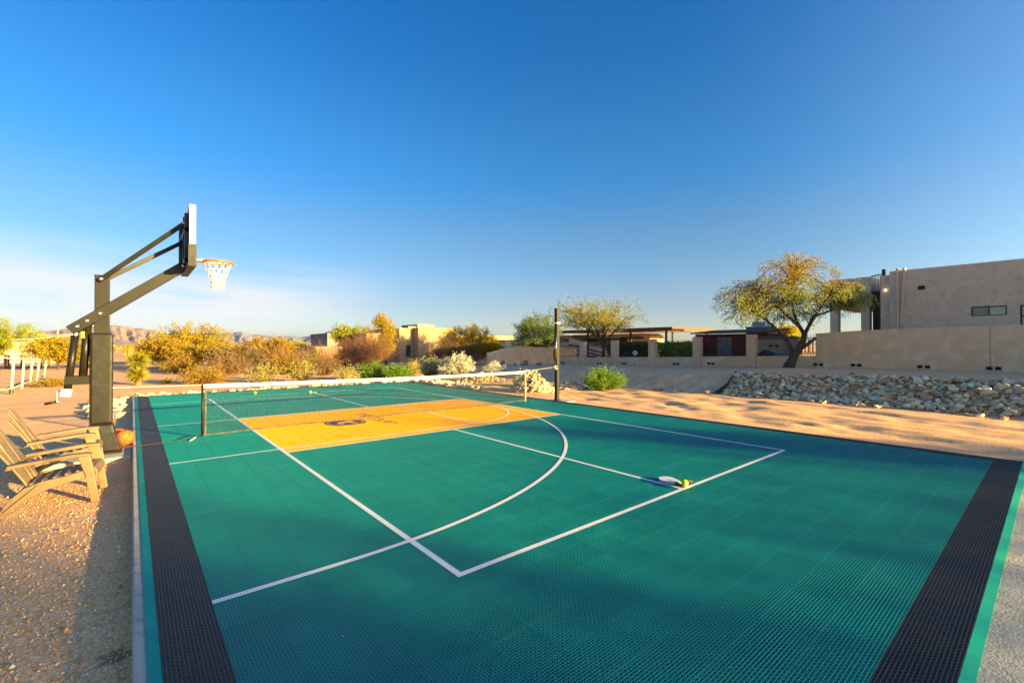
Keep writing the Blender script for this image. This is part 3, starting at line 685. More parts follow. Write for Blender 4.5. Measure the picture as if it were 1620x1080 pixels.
MB().box(VX-0.42, VX+0.40, VY-0.42, VY+0.35, -0.22, -0.034).build('concrete_footing', concrete, bevel=0.01, label='flat concrete footing under the tall black net post', cat='footing')

# ------------------------------------------------------------------ balls and paddles
def pball(u, v, label, r=0.038, m=balllime, z0=0.0):
    x, y = G(u, v, 0.0); root = empty('pickleball', (x, y, z0+r), label, 'ball')
    me = bpy.data.meshes.new('ball'); bm = bmesh.new(); bmesh.ops.create_icosphere(bm, subdivisions=3, radius=r); bm.to_mesh(me); bm.free()
    me.polygons.foreach_set('use_smooth', np.ones(len(me.polygons), bool)); obj('ball', me, m, root)
    bm = bmesh.new(); bmesh.ops.create_icosphere(bm, subdivisions=1, radius=1.0); vs = [v_.co.copy().normalized() for v_ in bm.verts]; bm.free()
    hl = MB()
    for d in vs[:40]:
        q = d.cross(Vector((0.3, 0.2, 0.9))).normalized(); t_ = d.cross(q)
        hl.add([d*(r+0.0004)+(q*math.cos(a)+t_*math.sin(a))*0.0042 for a in [2*math.pi*k/6 for k in range(6)]], [tuple(range(6))])
    hl.build('holes', MATS['ball_holes'], root, kind='stuff')
    return root
mat('ball_holes', rgb('6c7a10'), rough=0.8)
def paddle(x, y, ang, z, label, tilt=0.0):
    root = empty('paddle', (x, y, z), label, 'paddle', rz=ang); root.rotation_euler = (0, tilt, ang)
    pr_ = []
    for k in range(28):                              # rounded face outline, handle towards +x
        a = 2*math.pi*k/28; cx, sy_ = math.cos(a), math.sin(a)
        px_ = 0.135*math.copysign(abs(cx)**0.7, cx); py_ = 0.100*math.copysign(abs(sy_)**0.75, sy_)
        if cx > 0.3: py_ *= 1-0.45*(cx-0.3)/0.7
        pr_.append((px_, py_, 0.0))
    MB().prism(pr_, (0, 0, 0.013)).build('face', paddleface, root, bevel=0.003)
    e = [(p[0]*1.02, p[1]*1.02, 0.003) for p in pr_]
    MB().prism(e, (0, 0, 0.007)).build('edge_guard', paddlemark, root)
    MB().box(-0.02, 0.10, -0.006, 0.003, 0.0134, 0.0142).build('face_mark', paddlemark, root)
    h = MB(); h.tube([(0.120, 0, 0.0085), (0.262, 0, 0.0085)], [0.0155, 0.017], 8); h.build('grip', grip, root, smooth=True)
    MB().tube([(0.262, 0, 0.0085), (0.272, 0, 0.0085)], 0.019, 8).build('grip_cap', grip, root)
    return root
xA, yA = G(1061, 762.5); xB, yB = G(1098, 762)
paddle(xA, yA, math.atan2(yB-yA, xB-xA), 0.004, 'white pickleball paddle lying flat, grip pointing at the far corner')
xC, yC = G(1077, 771)
paddle(xA-0.01, yA+0.02, math.atan2(yC-yA-0.02, xC-xA+0.01), 0.022, 'white pickleball paddle on top of another, grip pointing at the camera')
pball(1082.5, 768.5, 'yellow green pickleball resting against two paddles on the baseline', 0.040)
pball(404, 623.2, 'small lime pickleball alone on the far side of the net', 0.045)
xA, yA = G(494, 621.5); pball(491, 622.0, 'yellow pickleball with a paddle on the far baseline', 0.05)
paddle(xA+0.08, yA+0.12, -0.6, 0.004, 'white pickleball paddle lying on the far baseline')

# ------------------------------------------------------------------ plastic garden chairs
def make_chair():
    r = empty('adirondack_chair', (0, 0, 0))
    for s in (-1, 1):
        y = s*0.30
        # side rail running from the front leg down to the rear foot
        prof = [(0.30, 0.40), (0.30, 0.31), (0.0, 0.235), (-0.22, 0.13), (-0.36, 0.0), (-0.44, 0.0), (-0.36, 0.14), (-0.24, 0.26), (-0.10, 0.315), (0.10, 0.345)]
        MB().prism([(x, y-0.022, z) for x, z in prof], (0, 0.044, 0)).build('side_rail', tanplastic, r, bevel=0.008)
        lg = [(0.20, 0.565), (0.315, 0.575), (0.345, 0.40), (0.405, 0.0), (0.325, 0.0), (0.27, 0.34)]
        MB().prism([(x, s*0.315-0.022, z) for x, z in lg], (0, 0.05, 0)).build('leg', tanplastic, r, bevel=0.009)
        ar = [(-0.36, 0.50), (-0.10, 0.53), (0.20, 0.562), (0.32, 0.565), (0.34, 0.585), (0.30, 0.60), (0.15, 0.60), (-0.10, 0.572), (-0.36, 0.54)]
        am = MB()
        am.prism([(x, s*0.34-0.062, z) for x, z in ar], (0, 0.124, 0)); am.build('armrest', tanplastic, r, bevel=0.012)
    for k in range(6):                               # seat slats, the front one rolls over the edge
        x = 0.325-k*0.098; z = 0.392-k*0.022
        if k == 0:
            MB().prism([(x-0.045, -0.275, z+0.015), (x+0.02, -0.275, z+0.012), (x+0.052, -0.275, z-0.03), (x+0.05, -0.275, z-0.085), (x+0.035, -0.275, z-0.085), (x+0.03, -0.275, z-0.025), (x+0.01, -0.275, z-0.006), (x-0.045, -0.275, z-0.004)], (0, 0.55, 0)).build('seat_slat', tanplastic, r, bevel=0.004)
        else:
            MB().bar((x, -0.275, z), (x, 0.275, z), 0.088, 0.02, (0.22, 0, 1)).build('seat_slat', tanplastic, r, bevel=0.004)
    for k in range(5):                               # fan back
        o = (k-2); top = 0.98-0.035*o*o; w0, w1 = 0.0935, 0.1155
        pts = []
        for f in (0, 0.25, 0.5, 0.75, 1.0):
            zz = 0.22+(top-0.22)*f; xx = -0.225-0.30*f-0.05*f*f + 0.008*o*o+0.006*(k % 2); pts.append((xx, zz, o*(0.094+0.022*f), (w0+(w1-w0)*f)*(1 if f < 0.9 else (0.9 if o == 0 else 0.78))))
        m_ = MB(); V = []; F = []
        for xx, zz, yy, ww in pts: V += [(xx, yy-ww/2, zz), (xx, yy+ww/2, zz), (xx-0.02, yy+ww/2, zz-0.005), (xx-0.02, yy-ww/2, zz-0.005)]
        for q in range(4):
            for j in range(4): F.append((4*q+j, 4*q+(j+1) % 4, 4*q+4+(j+1) % 4, 4*q+4+j))
        F += [(3,2,1,0), (16,17,18,19)]
        m_.add(V, F).build('back_slat', tanplastic, r, bevel=0.005)
    MB().bar((-0.37, -0.30, 0.50), (-0.37, 0.30, 0.50), 0.05, 0.05).build('back_rail', tanplastic, r, bevel=0.006)
    MB().bar((-0.30, -0.285, 0.17), (-0.30, 0.285, 0.17), 0.03, 0.07).build('rear_stretcher', tanplastic, r, bevel=0.006)
    for s in (-1, 1):
        MB().bar((-0.405, s*0.3225, 0.02), (-0.13, s*0.3225, 0.285), 0.004, 0.012).build('joint_groove', clip, r)
    return r
zc = -0.115; ca = math.radians(-5)
chair = make_chair()
def setchair(c, u, v, ang, lab):
    x, y = G(u, v, zc); c.rotation_euler = (0, 0, ang)
    lx, ly = 0.365*0.94, -0.315*0.94; c.scale = (0.94, 0.94, 0.94); x -= lx*math.cos(ang)-ly*math.sin(ang); y -= lx*math.sin(ang)+ly*math.cos(ang)
    c.location = (x, y, zc); tag(c, lab, 'chair', 'tan garden chairs')
setchair(chair, 153, 792, ca, 'tan plastic adirondack chair nearest the camera, left of the court')
c2 = copy_tree(chair); setchair(c2, 157, 747, ca+0.06, 'tan plastic adirondack chair behind the nearer one, closest to the pole')

# ------------------------------------------------------------------ rocks
def rockmeshes(n, seed, mats, flat=0.7):
    out = []; r = random.Random(seed)
    for k in range(n):
        bm = bmesh.new()
        for q in range(15):
            v = Vector((r.gauss(0, 1), r.gauss(0, 1), r.gauss(0, 1))); v.normalize(); v *= r.uniform(0.8, 1.05)
            bm.verts.new((v.x*r.uniform(0.9, 1.15), v.y*0.85, v.z*flat))
        res = bmesh.ops.convex_hull(bm, input=bm.verts[:])
        for v in [v for v in bm.verts if not v.link_faces]: bm.verts.remove(v)
        bmesh.ops.recalc_face_normals(bm, faces=bm.faces[:])
        me = bpy.data.meshes.new('rock'); bm.to_mesh(me); bm.free(); me.materials.append(mats[k % len(mats)]); out.append(me)
    return out
RK = rockmeshes(16, 3, [rockm[0], rockm[2], rockm[1], rockm[0], rockm[2], rockm[3], rockm[0], rockm[1]])
RKb = rockmeshes(8, 8, [borderrock])
def rotm(r):
    return np.array(Matrix.Rotation(r.uniform(0, 6.28), 3, 'Z') @ Matrix.Rotation(r.uniform(-0.5, 0.5), 3, 'X') @ Matrix.Rotation(r.uniform(-0.5, 0.5), 3, 'Y'))
def place_rocks(spots, meshes, nsingle, name, label, group, stuffname, stufflabel, seed):
    r = random.Random(seed); spots = list(spots)
    def key(s):
        d = np.array(s[:2])-CAM[:2]; D = d@FW; u = 810+720*(d@RT)/max(D, 0.1)
        return -(s[3]/D) if 0 < u < 1625 else 1
    spots.sort(key=key)
    for x, y, z, sz in spots[:nsingle]:
        o = bpy.data.objects.new(name, meshes[r.randrange(len(meshes))]); COL.objects.link(o); o.location = (x, y, z)
        o.rotation_euler = (r.uniform(-.5, .5), r.uniform(-.5, .5), r.uniform(0, 6.28)); o.scale = (sz*r.uniform(.85, 1.15), sz*r.uniform(.85, 1.15), sz)
        tag(o, label, 'rock', group)
    by = {}
    for s in spots[nsingle:]: by.setdefault(r.randrange(len(meshes)), []).append(s)
    if not by: return
    V = []; F = []; MI = []; k = 0; ml = []
    for mi, ss in by.items():
        me = meshes[mi]; co = np.array([v.co for v in me.vertices]); m0 = me.materials[0]
        if m0 not in ml: ml.append(m0)
        for x, y, z, sz in ss:
            V.append((co*sz)@rotm(r).T+np.array((x, y, z)))
            for p in me.polygons: F.append(tuple(i+k for i in p.vertices)); MI.append(ml.index(m0))
            k += len(co)
    me = bpy.data.meshes.new(stuffname); me.from_pydata(np.concatenate(V).tolist(), [], F); me.update()
    for m0 in ml: me.materials.append(m0)
    me.polygons.foreach_set('material_index', MI)
    obj(stuffname, me, None, label=stufflabel, cat='rocks', kind='stuff')
rr = random.Random(77); spots = []
for y in np.arange(-4.2, 5.6, 0.132):
    for x in np.arange(13.9, 16.75, 0.132):
        xx = x+rr.uniform(-.07, .07); yy = y+rr.uniform(-.07, .07)
        if yy > 4.75+(xx-14.0)*0.22: continue
        if xx < 14.05+rr.uniform(-.12, .12) or xx > 16.5+rr.uniform(-.1, .1): continue
        sz = rr.choice((0.05, 0.06, 0.07, 0.08, 0.085, 0.095, 0.105, 0.12, 0.15))
        spots.append((xx, yy, gzf(xx, yy)+sz*0.42+rr.uniform(0, .05), sz))
for k in range(50):
    y = rr.uniform(-3, 5); x = 13.8+rr.uniform(-.25, .2); sz = rr.uniform(0.06, 0.12); spots.append((x, y, gzf(x, y)+sz*0.3, sz))
place_rocks(spots, RK, 300, 'riprap_rock', 'angular grey and tan rock in the riprap slope below the tan wall', 'riprap rocks on the bank', 'riprap_rocks', 'smaller and farther riprap stones filling the same bank', 5)
MB().prism([(13.85, 4.93, gzf(13.9, 5)-0.1), (15.2, 5.12, gzf(15.2, 5.1)-0.1), (16.6, 5.42, gzf(16.6, 5.4)-0.1), (16.6, 5.42, gzf(16.6, 5.4)+0.13), (15.2, 5.12, gzf(15.2, 5.1)+0.12), (13.85, 4.93, gzf(13.9, 5)+0.08)], (0.01, 0.02, 0)).build('edging_strip', edging, label='black edging strip running up the bank beside the riprap', cat='edging')
# rock border along the far and left court edge
spots = []
for k in range(150):
    x = rr.uniform(-2.0, 8.2); y = 16.55+rr.random()*0.45; sz = rr.uniform(0.07, 0.16); spots.append((x, y, gzf(x, y)+sz*0.35+0.03, sz))
for k in range(120):
    y = rr.uniform(11.9, 16.6); x = -1.95-rr.random()*(0.9-0.12*abs(y-14.5)); sz = rr.uniform(0.06, 0.15); spots.append((x, y, gzf(x, y)+sz*0.35, sz))
for k in range(170):
    y = rr.uniform(11.3, 16.6); x = 8.25+rr.random()*(0.9 if y > 12.5 else 0.4); sz = rr.uniform(0.05, 0.13); spots.append((x, y, gzf(x, y)+sz*0.4+rr.uniform(0, .06), sz))
place_rocks(spots, RKb, 150, 'border_rock', 'pale rock in the border along the far court edge', 'rocks bordering the court', 'border_rocks', 'small pale rocks filling the border round the far court', 6)
def heap(cx, cy, rx, ry, h, n, sz0, sz1, name, label, seed, ms):
    r = random.Random(seed); ss = []; z0 = gzf(cx, cy)
    for k in range(n):
        a = r.uniform(0, 6.28); f = math.sqrt(r.random()); x = cx+rx*f*math.cos(a); y = cy+ry*f*math.sin(a)
        sz = r.uniform(sz0, sz1); ss.append((x, y, gzf(x, y)+h*(1-f)**1.1*(0.85+.3*r.random())+sz*0.25, sz))
    place_rocks(ss, ms, 0, '', '', '', name, label, seed)
hx, hy = P(842, 17.0); heap(hx, hy, 0.85, 0.9, 0.75, 420, 0.06, 0.12, 'rock_heap', 'tall heap of pale rocks just left of the black post', 12, RKb)
hx, hy = P(898, 18.2); heap(hx, hy, 1.0, 0.7, 0.34, 220, 0.05, 0.10, 'rock_heap', 'low heap of grey rocks just right of the black post', 13, RK)
hx, hy = P(762, 22.0); heap(hx, hy, 1.25, 0.8, 0.40, 260, 0.06, 0.12, 'rock_heap', 'brown rock heap seen through the right end of the net', 14, [m_ for m_ in RK if m_.materials[0] in (rockm[1], rockm[3])])
for k in range(12):
    u = rr.uniform(1040, 1130); D = 17.2-(u-1040)*0.010+rr.uniform(-.1, .1); x, y = P(u, D); sz = rr.uniform(0.04, 0.09)
    o = bpy.data.objects.new('loose_rock', RK[k]); COL.objects.link(o); o.location = (x, y, gzf(x, y)+sz*0.4); o.scale = (sz, sz, sz)
    tag(o, 'small loose stone at the foot of the bare dirt bank', 'rock', 'loose stones at the bank foot')
x, y = P(1117, 15.9); o = bpy.data.objects.new('loose_rock', RK[2]); COL.objects.link(o); o.location = (x, y, gzf(x, y)+0.08); o.scale = (0.2, 0.17, 0.16)
tag(o, 'largest tan stone at the left foot of the riprap', 'rock')

# ------------------------------------------------------------------ vegetation
class TR:
    """branch tubes as numpy arrays"""
    def __init__(s): s.V = []; s.F = []; s.n = 0
    def tube(s, pts, r0, r1, sides):
        pts = np.asarray(pts, float); m = len(pts); d = np.gradient(pts, axis=0); d /= np.linalg.norm(d, axis=1)[:, None]+1e-9
        ref = np.array([0.31, 0.17, 0.93]); q = np.cross(d, ref); q /= np.linalg.norm(q, axis=1)[:, None]+1e-9; t = np.cross(d, q)
        rad = np.linspace(r0, r1, m)[:, None, None]; a = np.arange(sides)*2*np.pi/sides
        R = pts[:, None]+rad*(q[:, None]*np.cos(a)[None, :, None]+t[:, None]*np.sin(a)[None, :, None])
        i = s.n+np.arange(m*sides).reshape(m, sides); j = np.roll(i, -1, 1)
        s.V.append(R.reshape(-1, 3)); s.F.append(np.stack([i[:-1], j[:-1], j[1:], i[1:]], -1).reshape(-1, 4)); s.n += m*sides
    def build(s, name, m, parent): return obj(name, npmesh(name, np.concatenate(s.V), np.concatenate(s.F), True), m, parent)
def curve(p, q, r, bend, n=5, sag=0.0):
    p = np.asarray(p, float); q = np.asarray(q, float); L = np.linalg.norm(q-p); f = np.linspace(0, 1, n)[:, None]
    off = r.normal(0, 1, 3)*bend*L; off2 = r.normal(0, 1, 3)*bend*0.5*L
    return p+(q-p)*f+off*(f*(1-f)*2)+off2*np.sin(f*np.pi*2)*0.5-np.array([0, 0, sag*L])*f*f+np.array([0, 0, sag*L])*f
def leaves(C, D, l, w, r, flat=0.5):
    n = len(C); D = D/(np.linalg.norm(D, axis=1)[:, None]+1e-9); N = r.normal(0, 1, (n, 3)); N[:, 2] += flat
    S = np.cross(D, N); S /= np.linalg.norm(S, axis=1)[:, None]+1e-9
    L = l*r.uniform(0.6, 1.3, (n, 1)); W = w*r.uniform(0.6, 1.3, (n, 1))
    V = np.stack([C-D*L*0.5, C+S*W*0.5, C+D*L*0.5, C-S*W*0.5], 1).reshape(-1, 3)
    return V, np.arange(n*4).reshape(-1, 4)
def tree(name, label, cat, loc, blobs, seed, lm, bm=None, trunk_r=0.16, fork=(0, 0, 1.0), lean=(0, 0), ntip=260, nl=26, leaf=(0.10, 0.04), twig=0.6, droop=0.25, group=None, limbs=6, spread=0.16, multi=1, full=False):
    r = np.random.default_rng(seed); root = empty(name, loc, label, cat, group); bm = bm or bark
    T = TR(); fork = np.array(fork, float)
    for k in range(multi):
        b0 = np.array([0, 0, -0.15]) if multi == 1 else np.array([r.normal(0, .25), r.normal(0, .25), -0.1])
        T.tube(curve(b0, fork, r, 0.06, 6), trunk_r*1.25/(multi**0.4), trunk_r*0.85/(multi**0.4), 9)
    vol = np.array([b[3]*b[4]*b[5] for b in blobs]); vol = vol/vol.sum(); tips = []
    for k in range(ntip):
        b = blobs[r.choice(len(blobs), p=vol)]; d = r.normal(0, 1, 3); d /= np.linalg.norm(d); f = r.random()**(1/2.2)
        if d[2] < 0 and not full: d[2] *= 0.75
        tips.append([b[0]+d[0]*b[3]*f, b[1]+d[1]*b[4]*f, b[2]+d[2]*b[5]*f])
    tips = np.array(tips)
    # limbs by farthest point choice
    idx = [int(r.integers(ntip))]
    for k in range(limbs-1):
        dd = np.min(np.linalg.norm(tips[:, None]-tips[idx][None], axis=2), axis=1); idx.append(int(np.argmax(dd*(0.7+0.3*r.random(ntip)))))
    cen = tips[idx]; own = np.argmin(np.linalg.norm(tips[:, None]-cen[None], axis=2), axis=1)
    LC = []; LD = []
    for k in range(limbs):
        tt = tips[own == k]
        if len(tt) == 0: continue
        tgt = fork+(tt.mean(0)-fork)*0.78; c0 = curve(fork, tgt, r, 0.10, 7, 0.10); T.tube(c0, trunk_r*0.62, trunk_r*0.24, 7)
        nsub = max(2, len(tt)//7); sc = tt[r.choice(len(tt), min(nsub, len(tt)), replace=False)]
        so = np.argmin(np.linalg.norm(tt[:, None]-sc[None], axis=2), axis=1)
        for j in range(len(sc)):
            t2 = tt[so == j]
            if len(t2) == 0: continue
            st = c0[int(r.integers(2, 7))]; g2 = st+(t2.mean(0)-st)*0.75; c1 = curve(st, g2, r, 0.12, 5, 0.08)
            T.tube(c1, trunk_r*0.20, trunk_r*0.08, 5)
            for p in t2:
                s2 = c1[int(r.integers(2, 5))]; out = p-fork; out /= np.linalg.norm(out)+1e-9
                e = p+out*twig*0.5+np.array([0, 0, -droop*twig])+r.normal(0, 0.12*twig, 3)
                c2 = np.concatenate([curve(s2, p, r, 0.12, 4), curve(p, e, r, 0.1, 3)[1:]])
                T.tube(c2, trunk_r*0.06, trunk_r*0.018, 3)
                f = r.random(nl)**0.8*(len(c2)-1.001); i0 = f.astype(int); fr = (f-i0)[:, None]
                C = c2[i0]*(1-fr)+c2[i0+1]*fr+r.normal(0, spread*twig, (nl, 3)); C[:, 2] -= abs(r.normal(0, spread*twig*0.5, nl))
                Dv = (c2[i0+1]-c2[i0]); Dv /= np.linalg.norm(Dv, axis=1)[:, None]+1e-9
                LC.append(C); LD.append(Dv+r.normal(0, 0.7, (nl, 3))+np.array([0, 0, -droop]))
    V, F = leaves(np.concatenate(LC), np.concatenate(LD), leaf[0], leaf[1], r)
    T.build('trunk', bm, root); obj('crown', npmesh('crown', V, F), lm, root)
    return root
def shrub(name, label, cat, loc, rx, ry, h, seed, lm, bm=None, stems=70, nl=40, leaf=(0.08, 0.035), group=None, low=0.15, spread=0.05, up=1.0, tuft=None, fine=0, sr=0.012):
    r = np.random.default_rng(seed); root = empty(name, loc, label, cat, group); T = TR(); LC = []; LD = []; EN = []
    for k in range(stems):
        a = r.uniform(0, 2*np.pi); f = r.random()**0.6; el = r.uniform(0.2, 1.0)
        e = np.array([rx*f*math.cos(a), ry*f*math.sin(a), h*(1-0.55*f*f)*(0.55+0.45*el)*up])
        b0 = np.array([rx*0.25*f*math.cos(a), ry*0.25*f*math.sin(a), -0.05]); c = curve(b0, e, r, 0.10, 6, 0.06)
        T.tube(c, sr, sr*0.3, 3)
        subs = [c]
        for q in range(3+fine):
            s0 = c[int(r.integers(2, 6))]; e2 = s0+(e-b0)*r.uniform(0.2, 0.45)+r.normal(0, 0.16*h, 3); e2[2] = max(e2[2], 0.08)
            c2 = curve(s0, e2, r, 0.12, 4); T.tube(c2, sr*0.5, sr*0.2, 3); subs.append(c2)
            if fine:
                for w_ in range(2):
                    s1 = c2[int(r.integers(1, 4))]; e3 = s1+(e2-s0)*0.5+r.normal(0, 0.09*h, 3); e3[2] = max(e3[2], 0.06); T.tube(curve(s1, e3, r, 0.1, 3), sr*0.3, sr*0.15, 3)
        for c3 in subs:
            EN.append(c3[-1])
            if nl == 0: continue
            n = max(3, nl//4); m = len(c3); ff = (low+(1-low)*r.random(n))*(m-1.001); i0 = ff.astype(int); fr = (ff-i0)[:, None]
            LC.append(c3[i0]*(1-fr)+c3[i0+1]*fr+r.normal(0, spread, (n, 3))); Dv = c3[i0+1]-c3[i0]; Dv /= np.linalg.norm(Dv, axis=1)[:, None]+1e-9
            LD.append(Dv+r.normal(0, 0.5, (n, 3)))
    T.build('stems', bm or twigm, root)
    if nl:
        V, F = leaves(np.concatenate(LC), np.concatenate(LD), leaf[0], leaf[1], r, 0.2); V[:, 2] = np.maximum(V[:, 2], 0.02); obj('foliage', npmesh('foliage', V, F), lm, root)
    if tuft:
        EN = np.array(EN); EN = EN[EN[:, 2] > h*0.35]; n = tuft
        C = np.repeat(EN, n, 0)+r.normal(0, 0.06, (len(EN)*n, 3)); V, F = leaves(C, r.normal(0, 1, C.shape), 0.055, 0.05, r, 0.0)
        obj('seed_tufts', npmesh('seed_tufts', V, F), L_white, root, kind='stuff')
    return root
def at(u, D, dz=0.0):
    x, y = P(u, D); return (x, y, gzf(x, y)+dz)
def px2m(p, D): return p*D/720.0

# the mesquite in front of the tan wall, its limbs laid out by hand
r = np.random.default_rng(5); loc = at(1248, 22.6); D0 = 22.6
tr = empty('mesquite_tree', loc, 'leaning mesquite tree with sunlight painted gold on its top, growing in front of the tan wall', 'tree')
def tl(u, v, back=0.0):                         # photo column and row at the tree's depth -> local coordinates
    x, y = P(u, D0+back); return np.array([x-loc[0], y-loc[1], Z(v, D0+back)-loc[2]])
T = TR()
def limb(pts, r0, r1, n=9):
    pts = np.array(pts); f = np.linspace(0, len(pts)-1, 4*len(pts)); i0 = np.minimum(f.astype(int), len(pts)-2); fr = (f-i0)[:, None]
    p = pts[i0]*(1-fr)+pts[i0+1]*fr; p[1:-1] = (p[:-2]+2*p[1:-1]+p[2:])/4; p[1:-1] = (p[:-2]+2*p[1:-1]+p[2:])/4
    T.tube(p, r0, r1, n); return p
base = limb([tl(1247, 586), tl(1249, 578), tl(1255, 566)], 0.30, 0.20)
main = limb([tl(1253, 569), tl(1264, 553), tl(1271, 538), tl(1274, 522)], 0.19, 0.12)
left = limb([tl(1254, 566), tl(1252, 552, .2), tl(1244, 538, .4), tl(1228, 520, .5), tl(1205, 500, .6), tl(1180, 488, .7)], 0.14, 0.035, 7)
stub = limb([tl(1266, 552), tl(1278, 544, -.3), tl(1291, 534, -.5)], 0.10, 0.07, 7)
up1 = limb([tl(1272, 530), tl(1280, 515, -.4), tl(1290, 498, -.8), tl(1310, 470, -1.1), tl(1340, 452, -1.3)], 0.10, 0.03, 7)
up2 = limb([tl(1272, 528), tl(1262, 512, .3), tl(1254, 490, .5), tl(1252, 455, .6), tl(1262, 425, .5)], 0.10, 0.025, 7)
up3 = limb([tl(1268, 520), tl(1242, 495, -.6), tl(1215, 470, -1.0), tl(1190, 452, -1.2)], 0.085, 0.025, 7)
up4 = limb([tl(1290, 500, -.6), tl(1325, 488, .2), tl(1360, 482, .6)], 0.06, 0.02, 6)
limbs_ = [left, up1, up2, up3, up4]; allp = np.concatenate([l[len(l)//3:] for l in limbs_])
tips = []
def blob(u, v, ru, rv, rb, n):
    for k in range(n):
        d = r.normal(0, 1, 3); d /= np.linalg.norm(d); f = r.random()**(1/2.4); tips.append(tl(u+d[0]*ru*f, v+d[1]*rv*f, d[2]*rb*f))
blob(1255, 440, 78, 40, 2.4, 230); blob(1180, 475, 52, 36, 1.9, 150); blob(1330, 468, 58, 26, 2.0, 170); blob(1250, 480, 80, 30, 2.2, 170); blob(1262, 412, 40, 16, 1.4, 40)
LC = []; LD = []; LC2 = []; LD2 = []
for p in tips:
    j = np.argsort(np.linalg.norm(allp-p, axis=1))[int(r.integers(0, 5))]; s0 = allp[j]; mid = s0+(p-s0)*0.55+np.array([0, 0, 0.12])
    c = np.concatenate([curve(s0, mid, r, 0.1, 3), curve(mid, p, r, 0.1, 3)[1:]])
    e = p+(p-s0)/(np.linalg.norm(p-s0)+.01)*0.25+np.array([0, 0, -0.22])+r.normal(0, .08, 3); c = np.concatenate([c, curve(p, e, r, .1, 3)[1:]])
    T.tube(c, 0.016, 0.003, 3)
    top = (p[2]+loc[2]) > 4.6+r.normal(0, 0.35)  # sunlight put into the colour: twigs above this height carry gold leaves
    n = 18 if top else 34; f = (0.35+0.65*r.random(n))*(len(c)-1.001); i0 = f.astype(int); fr = (f-i0)[:, None]
    C = c[i0]*(1-fr)+c[i0+1]*fr+r.normal(0, 0.085, (n, 3)); Dv = c[i0+1]-c[i0]; Dv = Dv/(np.linalg.norm(Dv, axis=1)[:, None]+1e-9)+r.normal(0, .6, (n, 3))+np.array([0, 0, -.3])
    (LC2 if top else LC).append(C); (LD2 if top else LD).append(Dv)
T.build('trunk', bark, tr)
V, F = leaves(np.concatenate(LC), np.concatenate(LD), 0.105, 0.042, r); obj('crown', npmesh('crown', V, F), L_mesq, tr)
V, F = leaves(np.concatenate(LC2), np.concatenate(LD2), 0.10, 0.042, r); obj('crown', npmesh('crown', V, F), L_gold, tr, label='upper crown coloured gold for sunlight')

def T_(name, label, u, vt, vb, hw, D, seed, lm, **k):
    """tree by photo extent: column, crown top and bottom rows, half width in px, depth"""
    loc = at(u, D); z1 = Z(vt, D)-loc[2]; z0 = max(0.3, Z(vb, D)-loc[2]); rx = px2m(hw, D); cz = (z0+z1)/2; rz = (z1-z0)/2
    if k.get('full') and vb > 570: z0 = 0.35; cz = (z0+z1)/2; rz = (z1-z0)/2; k.setdefault('fork', (0, 0, 0.45))
    rs = np.random.default_rng(seed+900); bl = [(0, 0, cz, rx*0.8, rx*0.8, rz*0.9)]
    for q in range(4):
        a = rs.uniform(0, 6.28); bl.append((rx*0.62*math.cos(a), rx*0.62*math.sin(a), cz+rs.uniform(-.5, .45)*rz, rx*0.42, rx*0.42, rz*0.5))
    k.setdefault('fork', (rs.normal(0, .1), rs.normal(0, .1), max(0.5, z0+0.25*rz))); k.setdefault('trunk_r', 0.02*z1+0.05)
    return tree(name, label, k.pop('cat', 'tree'), loc, bl, seed, lm, **k)
MQ = dict(leaf=(0.13, 0.055), nl=24, twig=0.55)
T_('mesquite_tree', 'mesquite with gold flecked top behind the iron fence, in front of the motorhome', 955, 462, 540, 84, 38.5, 31, L_mesq2, ntip=420, leaf=(0.15, 0.065), nl=24, twig=0.7, fork=(0, 0, 1.5), trunk_r=0.16, limbs=8)
T_('green_tree', 'dark green tree left of the black post, behind the low wall', 853, 489, 575, 42, 46, 32, leafmat('olive_green_leaves', rgb('68844c'), rgb('80884c')), ntip=360, leaf=(0.16, 0.07), nl=44, twig=0.8, full=True)
T_('palo_verde_tree', 'yellow green feathery tree at the left edge beyond the corral', 10, 502, 592, 56, 44, 33, L_palo, ntip=351, leaf=(0.202, 0.051), nl=64, twig=1.00, group='golden desert trees', full=True)
T_('mesquite_tree', 'round golden mesquite behind the pipe corral', 92, 529, 610, 50, 33, 34, L_gold, ntip=351, nl=64, leaf=(0.137, 0.061), twig=0.69, multi=3, group='golden desert trees', full=True)
T_('mesquite_tree', 'tall wide golden mesquite whose crown stands above the others, left of the net', 305, 507, 580, 72, 40, 35, L_gold, ntip=432, nl=57, leaf=(0.144, 0.067), twig=0.88, multi=2, group='golden desert trees', full=True, trunk_r=0.16)
T_('mesquite_tree', 'low orange mesquite beside the yucca', 258, 533, 596, 40, 34, 36, L_orange, ntip=297, nl=64, leaf=(0.130, 0.061), twig=0.62, multi=2, group='golden desert trees', full=True)
T_('mesquite_tree', 'rust orange mesquite in the middle of the thicket', 338, 538, 604, 50, 31, 37, L_orange, ntip=324, nl=60, leaf=(0.115, 0.056), twig=0.62, multi=3, group='golden desert trees', full=True)
T_('mesquite_tree', 'orange mesquite right of the tall golden one', 418, 531, 598, 48, 37, 38, L_orange, ntip=337, nl=60, leaf=(0.137, 0.061), twig=0.62, multi=3, group='golden desert trees', full=True)
T_('palo_verde_tree', 'small green gold tree far behind the net', 466, 537, 572, 18, 58, 39, L_palo, ntip=162, nl=57, leaf=(0.216, 0.082), twig=0.75, group='golden desert trees', full=True)
T_('mesquite_tree', 'dull brown gold mesquite below the distant ridge at mid left', 380, 545, 606, 42, 30, 40, L_brown, ntip=270, nl=53, leaf=(0.108, 0.051), twig=0.62, multi=3, group='golden desert trees', full=True)
